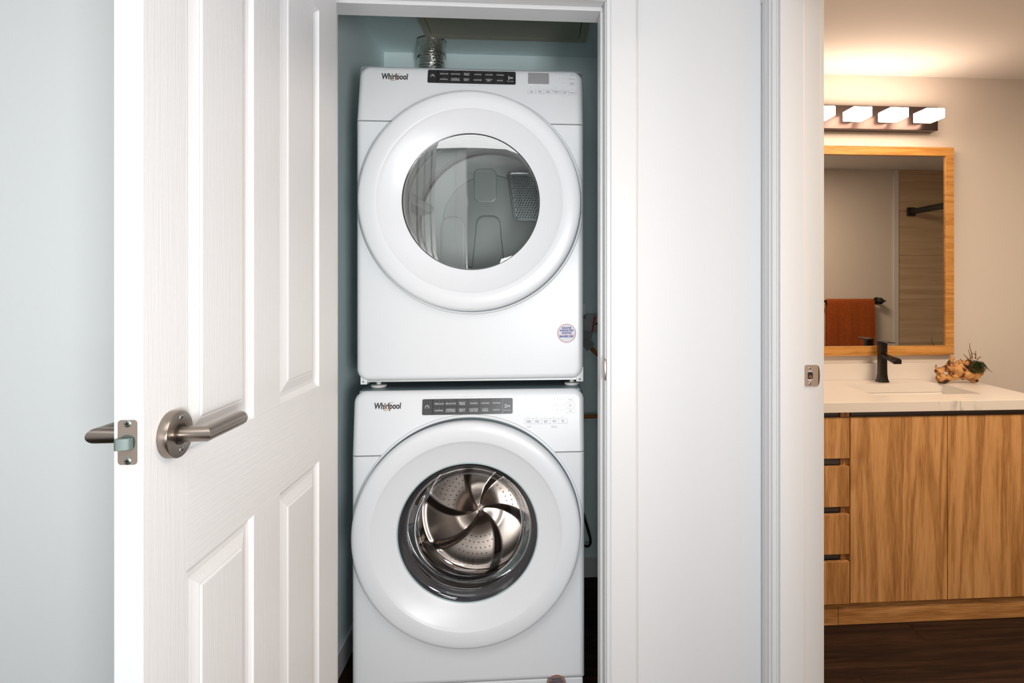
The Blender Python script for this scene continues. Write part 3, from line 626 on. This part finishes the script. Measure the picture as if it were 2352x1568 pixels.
    ink.rings([[(px_+r*cos(a_), yfas(zc)-.0022, zc+r*sin(a_)) for a_ in [pi/2+.32+k*(2*pi-.64)/20 for k in range(21)]] for r in (r_*.80, r_)], cap0=False, cap1=False); ink.f.pop()
    ink.add([(px_-.0006, yfas(zc)-.0022, zc), (px_+.0006, yfas(zc)-.0022, zc), (px_+.0006, yfas(zc)-.0022, zc+r_*1.15), (px_-.0006, yfas(zc)-.0022, zc+r_*1.15)], [(0,1,2,3)])
    px_ = x1-w*.062; q = hgt*.12
    def seg(a_, b_, th=.0007):
        a_, b_ = Vector((a_[0], 0, a_[1])), Vector((b_[0], 0, b_[1])); dd = (b_-a_).normalized(); nn = Vector((-dd.z, 0, dd.x))*th
        ink.add([(v.x, yfas(v.z)-.0022, v.z) for v in (a_-nn, b_-nn, b_+nn, a_+nn)], [(0,1,2,3)])
    seg((px_-q, zc+q), (px_-q, zc-q)); seg((px_-q, zc+q), (px_+q*.6, zc)); seg((px_-q, zc-q), (px_+q*.6, zc)); seg((px_+q*.9, zc+q*.5), (px_+q*.9, zc-q*.5)); seg((px_+q*1.4, zc+q*.5), (px_+q*1.4, zc-q*.5))
    put(ink, 'Hold to Start', px_, zc-hgt*.26, hgt*.10, .9)
    build(ink, 'lettering', M['ink'], strip)
    # HOW TO lines above and below strip
    for zz, lab in ((z1+.0058, 'WHAT to DRY' if dry else 'WHAT to WASH'), (z0-.0062, 'HOW to DRY' if dry else 'HOW to WASH')):
        put(inkl, lab, x0+w*.50, zz, .0042, 1, 0, .0006)
        for xa, xb in ((x0+w*.12, x0+w*.43), (x0+w*.57, x0+w*.88)): inkl.add([(xa, yfas(zz)-.0006, zz-.0002), (xb, yfas(zz)-.0006, zz-.0002), (xb, yfas(zz)-.0006, zz+.0002), (xa, yfas(zz)-.0006, zz+.0002)], [(0,1,2,3)])
    # display and touch pads
    e = [hit(1213, 167), hit(1261, 193)] if dry else [hit(1207, 910), hit(1257, 947.5)]
    plate(e[0].x, e[1].x, e[1].z, e[0].z, .001, -.002, .0008, 'display', M['lcd'] if dry else M['lcd_glare'], root)
    def frame(cx, cz, ww, hh, par):
        b2 = holed(rrect(cx-ww/2, cx+ww/2, cz-hh/2, cz+hh/2, .0012, 3), [rrect(cx-ww/2+.0005, cx+ww/2-.0005, cz-hh/2+.0005, cz+hh/2-.0005, .0008, 3)], 0, .0004)
        b2.v = [(x, yfas(z)-.0002-y, z) for x, y, z in b2.v]; return b2
    fr_ = MB()
    if dry:
        side_ = [((1313.5, 172), 'Temp', 4), ((1313.5, 182), 'Dryness', 3), ((1313.5, 192.5), 'Wrinkle\nShield', 2)]
        low = [(1221, 210.5, 'Less\nTime'), (1240, 210.5, 'More\nTime'), (1258.5, 210.5, 'Cycle\nSignal'), (1278, 211, 'Damp Dry\nSignal'), (1297, 212, 'Control\nLock'), (1315, 213, 'EcoBoost')]
    else:
        side_ = [((1310, 917.5), 'Temp', 4), ((1310, 930), 'Spin', 4), ((1310, 943), 'Soil', 3)]
        low = [(1214.5, 967, 'Clean\nWasher'), (1234, 967, 'Drain\n& Spin'), (1253.5, 967, 'Cycle\nSignal'), (1273.5, 966.5, 'Extra\nRinse'), (1293, 966, 'Pre\nSoak')]
    pw_, ph_ = (.0275, .0115) if dry else (.0285, .0125)
    for (px, py), s_, nd in side_:
        p = hit(px, py); b2 = frame(p.x, p.z, pw_, ph_, root); fr_.add(b2.v, b2.f); put(inkg, s_, p.x, p.z, .0052 if '\n' not in s_ else .0042, 1, 0, .0009)
        for k in range(nd):
            cx = p.x-.022-k*.0085; inkg.add([(cx+.0009*cos(t*1.047), yfas(p.z)-.0009, p.z+.0022+.0009*sin(t*1.047)) for t in range(6)], [(0,1,2,3,4,5)])
        put(inkl, '- -', p.x-.03, p.z-.004, .003, 1.6, 0, .0009)
    for px, py, s_ in low:
        p = hit(px, py); b2 = frame(p.x, p.z, .0242 if dry else .0262, .0155, root); fr_.add(b2.v, b2.f); put(inkg, s_, p.x, p.z, .0048, 1, 0, .0009)
        inkg.add([(p.x-.002+.0009*cos(t*1.047), yfas(p.z)-.0009, p.z+.0125+.0009*sin(t*1.047)) for t in range(6)], [(0,1,2,3,4,5)])
    if dry: p = hit(1297, 222.5); put(inkl, 'hold 3 sec', p.x, p.z, .004, 1, 0, .0009)
    else:
        p = hit(1215, 979.5); put(inkl, 'affresh', p.x, p.z, .0055, 1, 0, .0009); p = hit(1273, 979.5); put(inkl, 'hold 3 sec\nfor options', p.x, p.z, .0042, 1, 0, .0009)
    for nm_, mb_, mm_ in (('pad_outline', fr_, M['inkl']), ('pad_lettering', inkg, M['inkg']), ('fine_print', inkl, M['inkl'])):
        o = build(mb_, nm_, mm_, root); o['kind'] = 'stuff'
    # brand lettering and its gold loop
    p = hit(906.5, 176.5) if dry else hit(890, 932.5)
    vs, fs = text_geo('Whirlpool', .026, 'CENTER', 1, .0008); ww = max(v[0] for v in vs)-min(v[0] for v in vs); hh = max(v[1] for v in vs)-min(v[1] for v in vs)
    tw = (hit(937, 177).x-hit(876.5, 177).x) if dry else (hit(921, 933).x-hit(859.5, 933).x); k = tw/ww
    mx = (max(v[0] for v in vs)+min(v[0] for v in vs))/2
    kz = .0245/hh
    mb = MB(); mb.add([(p.x+(x-mx)*k+(y*kz)*.10, yfas(p.z)-.0010, p.z+y*kz) for x, y in vs], fs); build(mb, 'brand_lettering', M['inkk'], root)
    mb = MB(); rr = []
    for kk in range(49):
        t = radians(-62)-kk/48*radians(300); ex, ez = .0178*cos(t), .0068*sin(t); a_ = radians(38)
        rr.append((p.x+.0045+ex*cos(a_)-ez*sin(a_), p.z-.0008+ex*sin(a_)*.95+ez*cos(a_)))
    for kk in range(48):
        a_, b_ = rr[kk], rr[kk+1]; th = .00085*(sin(pi*(kk+1)/50)+.25); dd = Vector((b_[0]-a_[0], b_[1]-a_[1])).normalized(); nn = (-dd.y*th, dd.x*th)
        mb.add([(u[0], yfas(u[1])-.0014, u[1]) for u in ((a_[0]-nn[0], a_[1]-nn[1]), (b_[0]-nn[0], b_[1]-nn[1]), (b_[0]+nn[0], b_[1]+nn[1]), (a_[0]+nn[0], a_[1]+nn[1]))], [(0,1,2,3)])
    build(mb, 'brand_loop', M['gold'], root)
    # round sticker
    c = at(1301.5, 765, Y=YP) if dry else at(1278, 1571, Y=YP); rs_ = .0287
    st = build(MB().prism(circ(c.x, c.z, rs_, 48), 'y', YP-.0006, YP+.0002), 'sticker', M['stick'] if dry else M['stick2'], root)
    build(holed(circ(c.x, c.z, rs_, 48), [circ(c.x, c.z, rs_*.95, 48)], YP-.0012, YP-.0006), 'sticker_ring', M['red'], st)
    mb = MB(); dk = M['blue'] if dry else mat('ink_dark', (.05,.045,.09), .6)
    for s_, dz, sz in (('REGISTER', .0160, .0078), ('ENREGISTRER', .0083, .0076), ('REGISTRE', .0006, .0076), ('868-800-3381', -.0100, .0088)):
        vs, fs = text_geo(s_, sz, 'CENTER', .90, .00032); mb.add([(c.x+x, YP-.0011, c.z+dz+y) for x, y in vs], fs)
    build(mb, 'sticker_lettering', dk, st)
    build(B(c.x-rs_*.9, c.x+rs_*.9, YP-.0011, YP-.0006, c.z-.0050, c.z-.0043), 'sticker_rule', M['red'], st)
    # feet and chassis
    if dry:
        build(MB().box(xl+.010, xr-.0015, YP+.012, YP+.05, Z0-.005, Z0+.03), 'chassis', M['chassis'], root, bev=.001)
        ch = [o for o in root.children if o.name.startswith('chassis')][0]
        build(B(xr-.022, xr, YP+.008, YP+.05, Z0-.010, Z0+.035), 'corner_bracket', M['enamel'], ch, bev=.001); build(B(xl+.011, xl+.03, YP+.008, YP+.05, Z0-.011, Z0+.02), 'corner_bracket', M['enamel'], ch, bev=.001)
        screwhead((xr-.0115, YP+.008, Z0-.002), 'y', .0034, ch); screwhead((xl+.020, YP+.008, Z0-.002), 'y', .0030, ch)
        for fx in (xl+.055, xr-.034):
            for fy in (YP+.05, YP+.68):
                build(MB().lathe([(.010, .9905), (.021, .9905), (.0235, .9940), (.0235, .9985), (.012, .9995), (.007, 1.000), (.007, Z0-.003)], (fx, fy, 0), 'z', 32, cap0=True), 'foot', M['foot'], root, smooth=True)
    else:
        for fx in (xl+.055, xr-.055):
            for fy in (YP+.08, YP+.68):
                build(MB().lathe([(.012, 0), (.024, 0), (.024, .008), (.008, .010), (.008, .032)], (fx, fy, 0), 'z', 24, cap0=True), 'foot', M['gasket'], root, smooth=True)
    return root
tag(machine('dryer'), 'white front-loading dryer stacked on the washer, pale drum behind its round door', 'dryer')
tag(machine('washer'), 'white front-loading washer at the bottom of the stack, shiny steel drum behind its round door', 'washer')
# ================================================================== CLOSET SERVICES
dcx, dcy = -.447, 2.60; R0 = .0555
duct = empty('vent_duct', (dcx, dcy, 1.985)); tag(duct, 'crinkled silver foil exhaust duct rising behind the dryer to the closet ceiling', 'duct')
pr = []; z = 1.985; k = 0
while z < 2.262: pr += [(R0, z), (R0, z+.004), (R0-.006, z+.007)]; z += .0135
build(MB().lathe(pr, (dcx, dcy, 0), 'z', 48), 'corrugated_tube', M['foil'], duct, smooth=True, ang=80)
mb = MB(); n = 40; rs = []
for i in range(13):
    zz = 2.240+i*.0058; rs.append([(dcx+(R0+.002+.006*noise.noise(Vector((j*.9, i*1.3, 0))))*cos(2*pi*j/n), dcy+(R0+.002+.006*noise.noise(Vector((j*.9, i*1.3, 4))))*sin(2*pi*j/n), zz+.004*sin(2*pi*j/n+1)) for j in range(n)])
build(mb.rings(rs, cap0=False, cap1=False), 'foil_tape', M['foil'], duct, smooth=True, ang=80)
build(MB().tube([(dcx+(R0+.001)*cos(a), dcy+(R0+.001)*sin(a), 2.240+.010*sin(a+2.4)) for a in [2*pi*k/40 for k in range(41)]], .0022, 6), 'clamp_wire', M['foilr'], duct, smooth=True)
rg = [(dcx+(R0+.003+.004*noise.noise(Vector((j*1.7, 2, 2))))*cos(2*pi*j/60), dcy+(R0+.003)*sin(2*pi*j/60)) for j in range(60)]
build(MB().prism(rg, 'z', CZ-.0025, CZ), 'ceiling_gap', M['dark'], duct)
h1 = MB().tube([(.02, 2.66, .728), (.17, 2.67, .728), (.38, 2.68, .728), (.586, 2.68, .728)], .0085, 12)
tag(build(h1, 'water_hose', M['hose'], smooth=True), 'orange hose running level to the right behind the washer top', 'hose')
h2 = [(.10, 2.68, 1.10), (.175, 2.68, 1.065), (.210, 2.68, 1.037), (.240, 2.68, 1.005), (.295, 2.68, .96), (.39, 2.68, .925), (.586, 2.68, .915)]
tag(build(MB().tube(h2, [.009]*7, 12), 'gas_hose', M['hose'], smooth=True), 'orange hose bending down to the right from paper tags beside the dryer', 'hose')
ob = empty('outlet_box', (.24, 2.72, 1.09)); tag(ob, 'pale wall box with a red-striped label behind the dryer side', 'box')
build(B(.172, .292, 2.705, 2.744, 1.090, 1.170), 'housing', M['box'], ob, bev=.003)
mb = MB().add([(.225, 2.7035, 1.094), (.2335, 2.7035, 1.094), (.246, 2.7035, 1.160), (.236, 2.7035, 1.160)], [(0,1,2,3)]); mb.v += [(x, 2.7055, z) for x, y, z in mb.v]; mb.f += [(4,5,6,7), (0,1,5,4), (1,2,6,5), (2,3,7,6), (3,0,4,7)]
build(mb, 'label_stripe', M['red'], ob)
build(MB().tube([(.241, 2.703, 1.122), (.247, 2.703, 1.129), (.255, 2.703, 1.126), (.261, 2.703, 1.124)], [.001, .004, .003, .001], 8), 'pictogram', M['dark'], ob)
tg = empty('hose_tag', (.21, 2.67, 1.04)); tag(tg, 'grey paper warning tags hanging on the bent orange hose', 'tag')
def quad(c, w, h, rot, y, name, par, m, t=.0012):
    ca, sa = cos(rot), sin(rot); p = [(c[0]+u*ca-v*sa, c[1]+u*sa+v*ca) for u, v in ((-w, -h), (w, -h), (w, h), (-w, h))]
    return build(MB().prism(p, 'y', y, y+t), name, m, par)
t1_ = quad((.197, 1.072), .026, .024, -.25, 2.666, 'paper_sheet', tg, M['tag']); t2_ = quad((.203, 1.046), .022, .026, .72, 2.662, 'paper_sheet', tg, M['tag'])
for i in range(5):
    quad((.199, 1.088-i*.008), .018, .0009, -.25, 2.6652, 'print_line', t1_, M['inkg'], .0006)
    a_ = .72; quad((.203-sin(a_)*(.018-i*.009), 1.046+cos(a_)*(.018-i*.009)), .016, .0010, a_, 2.6612, 'print_line', t2_, M['inkk'], .0006)
cord = [(.15, 2.67, .60), (.172, 2.68, .40), (.190, 2.68, .30), (.205, 2.68, .245), (.218, 2.68, .197), (.219, 2.68, .175), (.208, 2.68, .162), (.194, 2.68, .165), (.16, 2.68, .16), (.14, 2.67, .06), (.14, 2.66, .006)]
def smoothpts(p, k=6):
    out = []
    for i in range(len(p)-1):
        a, b, c, d = [Vector(p[max(0, min(len(p)-1, i+q))]) for q in (-1, 0, 1, 2)]
        for j in range(k):
            t = j/k; out.append(.5*((2*b)+(-a+c)*t+(2*a-5*b+4*c-d)*t*t+(-a+3*b-3*c+d)*t**3))
    return out+[Vector(p[-1])]
tag(build(MB().tube(smoothpts(cord), .0055, 10), 'drain_hose', M['cord'], smooth=True), 'thin black hose looping low behind the washer', 'hose')
cc = empty('cord_cover', (.16, 2.60, 1.16)); tag(cc, 'small white and black cord clip poking out beside the dryer', 'clip')
build(B(.1300, .1875, 2.56, 2.575, 1.175, 1.223), 'clip_plate', M['enamel'], cc, bev=.001); build(B(.1300, .1895, 2.56, 2.60, 1.158, 1.175), 'plug', M['black'], cc, bev=.001)
# ================================================================== BATHROOM
VY = 2.27
van = empty('vanity_cabinet', (1.33, VY+.25, 0)); tag(van, 'oak vanity cabinet with two tall doors and a stack of drawers at left', 'cabinet')
VL, VR = .712, 1.950
build(MB().box(VL, VR, VY+.045, 2.74, .09, .11).box(VL, VL+.018, VY+.045, 2.74, .11, .8195).box(VR-.018, VR, VY+.045, 2.74, .11, .8195).box(VL, VR, 2.72, 2.74, .11, .8195).box(1.168, 1.186, VY+.046, 2.72, .11, .8195).box(VL+.018, 1.168, VY+.046, VY+.06, .11, .60), 'carcass', M['oak'], van)
build(B(VR-.018, VR, VY+.02, VY+.0449, .09, .8195), 'side_panel', M['oak'], van)
build(B(VL, VR, VY+.014, VY+.044, 0.002, .0895), 'toe_kick', M['oakx'], van, bev=.0008)
build(B(1.1365, 1.1378, VY+.0134, VY+.0145, .004, .072), 'toe_seam', M['dark'], van)
for xa, xb in ((1.1785, 1.5637), (1.5662, VR-.002)):
    build(B(xa, xb, VY, VY+.019, .091, .797), 'door', M['oak'], van, bev=.001)
dz_ = [(.797, .6425), (.6115, .4585), (.4295, .2785), (.2495, .089)]
for za, zb_ in dz_: build(B(VL+.003, 1.1745, VY, VY+.019, zb_, za), 'drawer', M['oak'], van, bev=.001)
for za, zb_ in ((.8190, .780), (.655, .600), (.472, .417), (.292, .237)):
    build(B(VL+.003, 1.147, VY+.028, VY+.044, zb_, za), 'grip_channel', M['channel'], van, bev=.001)
    build(B(1.1495, 1.1685, VY+.020, VY+.045, zb_, za), 'rail_block', M['oak'], van); build(B(1.1705, 1.1850, VY+.020, VY+.045, zb_, za), 'rail_block', M['oak'], van)
build(B(1.192, VR-.02, VY+.024, VY+.044, .770, .8195), 'grip_channel', M['channel'], van, bev=.001)
# worktop with splashback
ct = empty('worktop', (1.33, 2.5, .82)); tag(ct, 'pale quartz worktop with grey veins on the oak vanity', 'worktop')
sx0, sx1, sy0, sy1 = 1.334, 1.788, 2.384, 2.632; CT = .859
out = [(.7065, 2.25), (1.968, 2.25), (1.968, BK), (.7065, BK)]
build(holed_z(out, [rrect(sx0, sx1, sy0, sy1, .008, 5)], .8205, CT), 'slab', M['quartz'], ct, bev=.0015)
tag(build(B(.7065, 1.958, 2.748, BK, CT+.0002, .935), 'splashback', M['quartz'], bev=.001), 'low pale quartz splashback strip standing on the worktop under the mirror', 'splashback')
sk = empty('sink_basin', (1.561, 2.51, .70)); tag(sk, 'white rectangular undermount sink basin set in the quartz worktop', 'sink')
rs = []
for i, zz in ((.0, .8200), (.004, .80), (.016, .74), (.05, .705)): rs.append([(x, y, zz) for x, y in rrect(sx0-.004+i, sx1+.004-i, sy0-.004+i, sy1+.004-i, .02, 5)])
rs = [[(x, y, .8200) for x, y in rrect(sx0-.02, sx1+.02, sy0-.02, sy1+.02, .02, 5)], [(x, y, .695) for x, y in rrect(sx0-.016, sx1+.016, sy0-.016, sy1+.016, .02, 5)]][::-1]+rs
build(MB().rings(rs), 'bowl', M['ceramic'], sk, smooth=True, ang=40)
build(MB().lathe([(.022, .7055), (.022, .708), (.016, .7085), (.015, .7055)], (1.561, 2.51, 0), 'z', 32, cap1=True), 'drain', M['faucet'], sk, smooth=True)
# faucet
fx, fy = 1.545, 2.690
fc = empty('faucet', (fx, fy, CT)); tag(fc, 'dark bronze single-lever faucet with a flared base behind the sink', 'faucet')
def sq(w, d, z, r, cx=fx, cy=fy): return [(x, y, z) for x, y in rrect(cx-w, cx+w, cy-d, cy+d, r, 5)]
build(MB().rings([sq(.0245, .0240, CT+.0003, .010), sq(.0238, .0232, CT+.004, .010), sq(.0200, .0195, CT+.016, .008), sq(.0176, .0172, CT+.040, .007), sq(.0168, .0165, CT+.085, .006), sq(.0168, .0165, CT+.130, .006)]), 'body', M['faucet'], fc, smooth=True, ang=50)
build(MB().rings([sq(.0172, .0170, CT+.132, .006), sq(.0174, .0172, CT+.160, .006), sq(.0176, .0174, CT+.176, .006)]), 'cap', M['faucet'], fc, smooth=True, ang=50)
mb = MB(); rs = []
for dy, zz, th, w in ((.017, .1765, .008, .017), (-.02, .179, .007, .0175), (-.055, .181, .004, .0175), (-.078, .182, .003, .017)):
    rs.append([(fx+sx_*w, fy+dy, CT+zz+q*th) for sx_, q in ((-1, 0), (1, 0), (1, 1), (-1, 1))])
build(mb.rings(rs), 'lever', M['faucet'], fc, bev=.0015)
rs = []
for dy, zz, th, w in ((0, .110, .020, .0135), (-.030, .110, .017, .014), (-.060, .108, .015, .0155), (-.090, .104, .016, .0175), (-.112, .099, .019, .0185), (-.122, .096, .017, .018)):
    rs.append([(fx+sx_*w, fy+dy, CT+zz+q*th) for sx_, q in ((-1, 0), (1, 0), (1, 1), (.6, 1.08), (-.6, 1.08), (-1, 1))])
build(MB().rings(rs), 'spout', M['faucet'], fc, smooth=True, ang=50, bev=.0015)
# mirror
mz0, mz1, mx0, mx1, fw = .9715, 1.9355, 1.200, 1.921, .0405
mr = empty('wall_mirror', ((mx0+mx1)/2, BK, mz0)); tag(mr, 'tall rectangular mirror in a honey oak frame above the sink', 'mirror')
build(MB().box(mx0, mx1, 2.739, BK, mz1-fw, mz1), 'frame_rail', M['oakf'], mr, bev=.001); build(MB().box(mx0, mx1, 2.739, BK, mz0, mz0+fw+.003), 'frame_rail', M['oakf'], mr, bev=.001)
build(MB().box(mx0, mx0+fw, 2.7392, BK, mz0+fw+.003, mz1-fw), 'frame_stile', M['oakfz'], mr, bev=.001); build(MB().box(mx1-fw, mx1, 2.7392, BK, mz0+fw+.003, mz1-fw), 'frame_stile', M['oakfz'], mr, bev=.001)
build(B(mx0+fw-.004, mx1-fw+.004, 2.748, 2.754, mz0+fw-.001, mz1-fw+.004), 'mirror_pane', M['mirror'], mr)
# vanity light
vl = empty('vanity_light', (1.477, BK, 2.01)); tag(vl, 'bronze wall light bar with four glowing frosted glass blocks above the mirror', 'lamp')
build(MB().box(1.127, 1.8265, 2.715, BK, 2.006, 2.114), 'back_plate', M['plate'], vl, bev=.002)
for i in range(4):
    cx = 1.2295+i*.1647
    build(B(cx-.020, cx+.020, 2.67, 2.716, 2.035, 2.066), 'arm', M['plate'], vl, bev=.001)
    mb = MB(); sh = build(mb.rings([[(x, y, z) for x, z in rrect(cx-.0425, cx+.0425, 2.028, 2.0705, .004, 3)] for y in (2.675, 2.578)]), 'glass_shade', M['lamp'], vl, bev=.002)
    for yy in (2.595, 2.66): build(MB().lathe([(.0032, 2.0258), (.0032, 2.028)], (cx+.012, yy, 0), 'z', 12, cap0=True), 'shade_screw', M['plate'], sh)
# towel bar, towel, shower rail (seen in the mirror)
MP = 2.7485
def refl(px, py, y):                   # a point seen in the mirror, at room depth y
    p = at(px, py, Y=2*MP-y); return Vector((p.x, y, p.z))
by = BF+.06; e = refl(2033, 691, by); bz = e.z; tl = refl(1898, 700, by).x; tr = refl(2006, 700, by).x; ex = refl(2026, 691, by).x
tb = empty('towel_bar', (tl+.2, by, bz)); tag(tb, 'black towel bar with round finial opposite the vanity, seen in the mirror', 'towel bar')
build(MB().tube([(tl-.12, by, bz), (ex, by, bz)], .009, 16), 'rail', M['blackm'], tb, smooth=True)
for xx in (tl-.11, ex-.018):
    build(MB().lathe([(.031, BF), (.031, BF+.006), (.012, BF+.010), (.012, BF+.045)], (xx, 0, bz), 'y', 28, cap0=True), 'mount', M['blackm'], tb, smooth=True)
    build(MB().lathe([(.0005, by-.028), (.018, by-.024), (.028, by-.012), (.030, by), (.026, by+.014), (.013, by+.024), (.0005, by+.027)], (xx, 0, bz), 'y', 28), 'finial', M['blackm'], tb, smooth=True)
build(MB().lathe([(.012, ex), (.010, ex+.02), (.0005, ex+.038)], (0, by, bz), 'x', 20, cap0=True), 'end_tip', M['blackm'], tb, smooth=True)
tw = MB(); nx = 40
path = [(by-.022, bz-.52), (by-.020, bz-.34), (by-.018, bz-.14), (by-.015, bz-.02), (by-.010, bz+.006), (by, bz+.0125), (by+.010, bz+.006), (by+.017, bz-.02), (by+.020, bz-.14), (by+.024, bz-.34), (by+.027, bz-.56)]
rsA = []
for y, z in path:
    rsA.append([(tl+(tr-tl)*i/nx+.002*sin(z*9), y+(.0035*sin(i*.42)+.002*sin(i*1.1))*(1 if z < bz-.04 else .2), z) for i in range(nx+1)])
th = .007; inner = []
for idx, row in enumerate(rsA):
    a = Vector((0, path[max(idx-1, 0)][0], path[max(idx-1, 0)][1])); b = Vector((0, path[min(idx+1, len(path)-1)][0], path[min(idx+1, len(path)-1)][1])); d = (b-a).normalized(); nrm = Vector((0, -d.z, d.y))
    inner.append([(x, y+nrm.y*th, z+nrm.z*th) for x, y, z in row])
rings_ = [r1+r2[::-1] for r1, r2 in zip(rsA, inner)]
tag(build(tw.rings(rings_), 'hand_towel', M['towel'], smooth=True, ang=60), 'rust-orange waffle towel hanging over the black bar, seen in the mirror', 'towel')
q = refl(2090, 486, BF+.02); rx, rz = q.x+.012, q.z
rd = empty('shower_rail', (rx, 1.5, rz)); tag(rd, 'straight black shower rail fixed to the stone-tiled wall, seen in the mirror', 'rail')
build(MB().tube([(rx, BF+.016, rz), (rx, BK-.012, rz)], .025, 20), 'rail', M['blackm'], rd, smooth=True)
build(B(rx-.035, rx+.035, BF+.0055, BF+.030, rz-.037, rz+.037), 'flange', M['blackm'], rd, bev=.004); build(B(rx-.035, rx+.035, BK-.024, BK, rz-.037, rz+.037), 'flange', M['blackm'], rd, bev=.004)
# driftwood with moss
dw = empty('driftwood', (1.87, 2.63, CT)); tag(dw, 'knobbly orange driftwood root with green moss on the worktop corner', 'driftwood')
def dpx(px, py, Y=2.63): return at(px, py, Y=Y)
blobs = []
mball = []
def ell(px, py, rx, rz, ry, Y=2.63, rot=0): c = dpx(px, py, Y); mball.append((c, rx*1.12, ry*1.05, rz*1.12, rot))
ell(2163, 868, .022, .020, .022); ell(2158, 853, .018, .015, .018); ell(2176, 846, .020, .016, .020); ell(2182, 834, .013, .020, .013, rot=-.5); ell(2187, 823, .009, .011, .009); ell(2175, 868, .020, .015, .02); ell(2166, 876, .018, .009, .018)
ell(2202, 850, .034, .032, .034); ell(2214, 856, .034, .028, .034); ell(2230, 858, .035, .030, .035); ell(2243, 850, .022, .028, .03); ell(2208, 836, .026, .016, .026); ell(2150, 843, .004, .012, .004); ell(2190, 862, .024, .018, .022); ell(2222, 838, .026, .022, .028); ell(2236, 872, .020, .010, .02)
bm = bmesh.new()
for c, rx, ry, rz, rot in mball:
    mtx = Matrix.Translation(c) @ Matrix.Rotation(-rot, 4, 'Y') @ Matrix.Diagonal((rx, ry, rz, 1)); bmesh.ops.create_icosphere(bm, subdivisions=3, radius=1, matrix=mtx)
base = wloc(dw)
for v in bm.verts: v.co -= base
me = bpy.data.meshes.new('root_wood'); bm.to_mesh(me); bm.free(); me.materials.append(M['drift'])
o = bpy.data.objects.new('root_wood', me); COL.objects.link(o); o.parent = dw
rm = o.modifiers.new('remesh', 'REMESH'); rm.mode = 'VOXEL'; rm.voxel_size = .0022; rm.use_smooth_shade = True
dg = bpy.context.evaluated_depsgraph_get(); m2 = bpy.data.meshes.new_from_object(o.evaluated_get(dg)); o.modifiers.clear(); o.data = m2; m2.name = 'root_wood'
m2.calc_loop_triangles()
nrm = [v.normal.copy() for v in m2.vertices]
for v, nn in zip(m2.vertices, nrm):
    p = v.co*1.0; d = noise.noise(p*34)*.0045+noise.noise(p*95+Vector((3,1,2)))*.0022
    rdg = 1-abs(noise.noise(p*26+Vector((9,4,1))))*2
    d -= max(0, rdg-.86)*.055
    v.co += nn*d
    if v.co.z < .001: v.co.z = .001
m2.polygons.foreach_set('use_smooth', [True]*len(m2.polygons)); m2.update()
if not m2.materials: m2.materials.append(M['drift'])
mb = MB(); rng = random.Random(3); cM = dpx(2239-7, 839)
for i in range(3000):
    t = rng.random()*2*pi; rr = rng.random()**.5; c = Vector((cM.x+rr*cos(t)*.040, cM.y-.018+rng.uniform(-.030, .014), cM.z+rr*sin(t)*.027-.004))
    d = Vector((rng.gauss(0, 1), rng.gauss(-.6, .8), rng.gauss(.3, .9))).normalized()*rng.uniform(.005, .010); s = d.cross(Vector((.3, .2, .9))).normalized()*.0009
    mb.add([c-s, c+s, c+d], [(0,1,2)])
o = build(mb, 'moss', M['moss'], dw); o['kind'] = 'stuff'
roots = [[(2233, 822), (2231, 808), (2227, 796), (2228, 787)], [(2230, 824), (2227, 812), (2224, 802)], [(2240, 824), (2241, 816), (2236, 811), (2232, 812)], [(2241, 822), (2241, 812), (2241, 805)], [(2244, 826), (2250, 820), (2254, 821)], [(2225, 826), (2218, 818), (2213, 813)],
         [(2250, 832), (2259, 834), (2266, 843), (2274, 851), (2279, 854)], [(2212, 830), (2206, 826), (2208, 824)], [(2222, 828), (2230, 826), (2240, 828)], [(2244, 830), (2256, 838), (2264, 841)], [(2216, 832), (2224, 824), (2236, 822)]]
for k, r_ in enumerate(roots):
    pts = smoothpts([tuple(dpx(px, py, 2.615-.004*(k % 4))) for px, py in r_], 4); n_ = len(pts)
    build(MB().tube(pts, [.0026*(1-.75*i/n_) for i in range(n_)], 6), 'root', M['root'], dw, smooth=True)
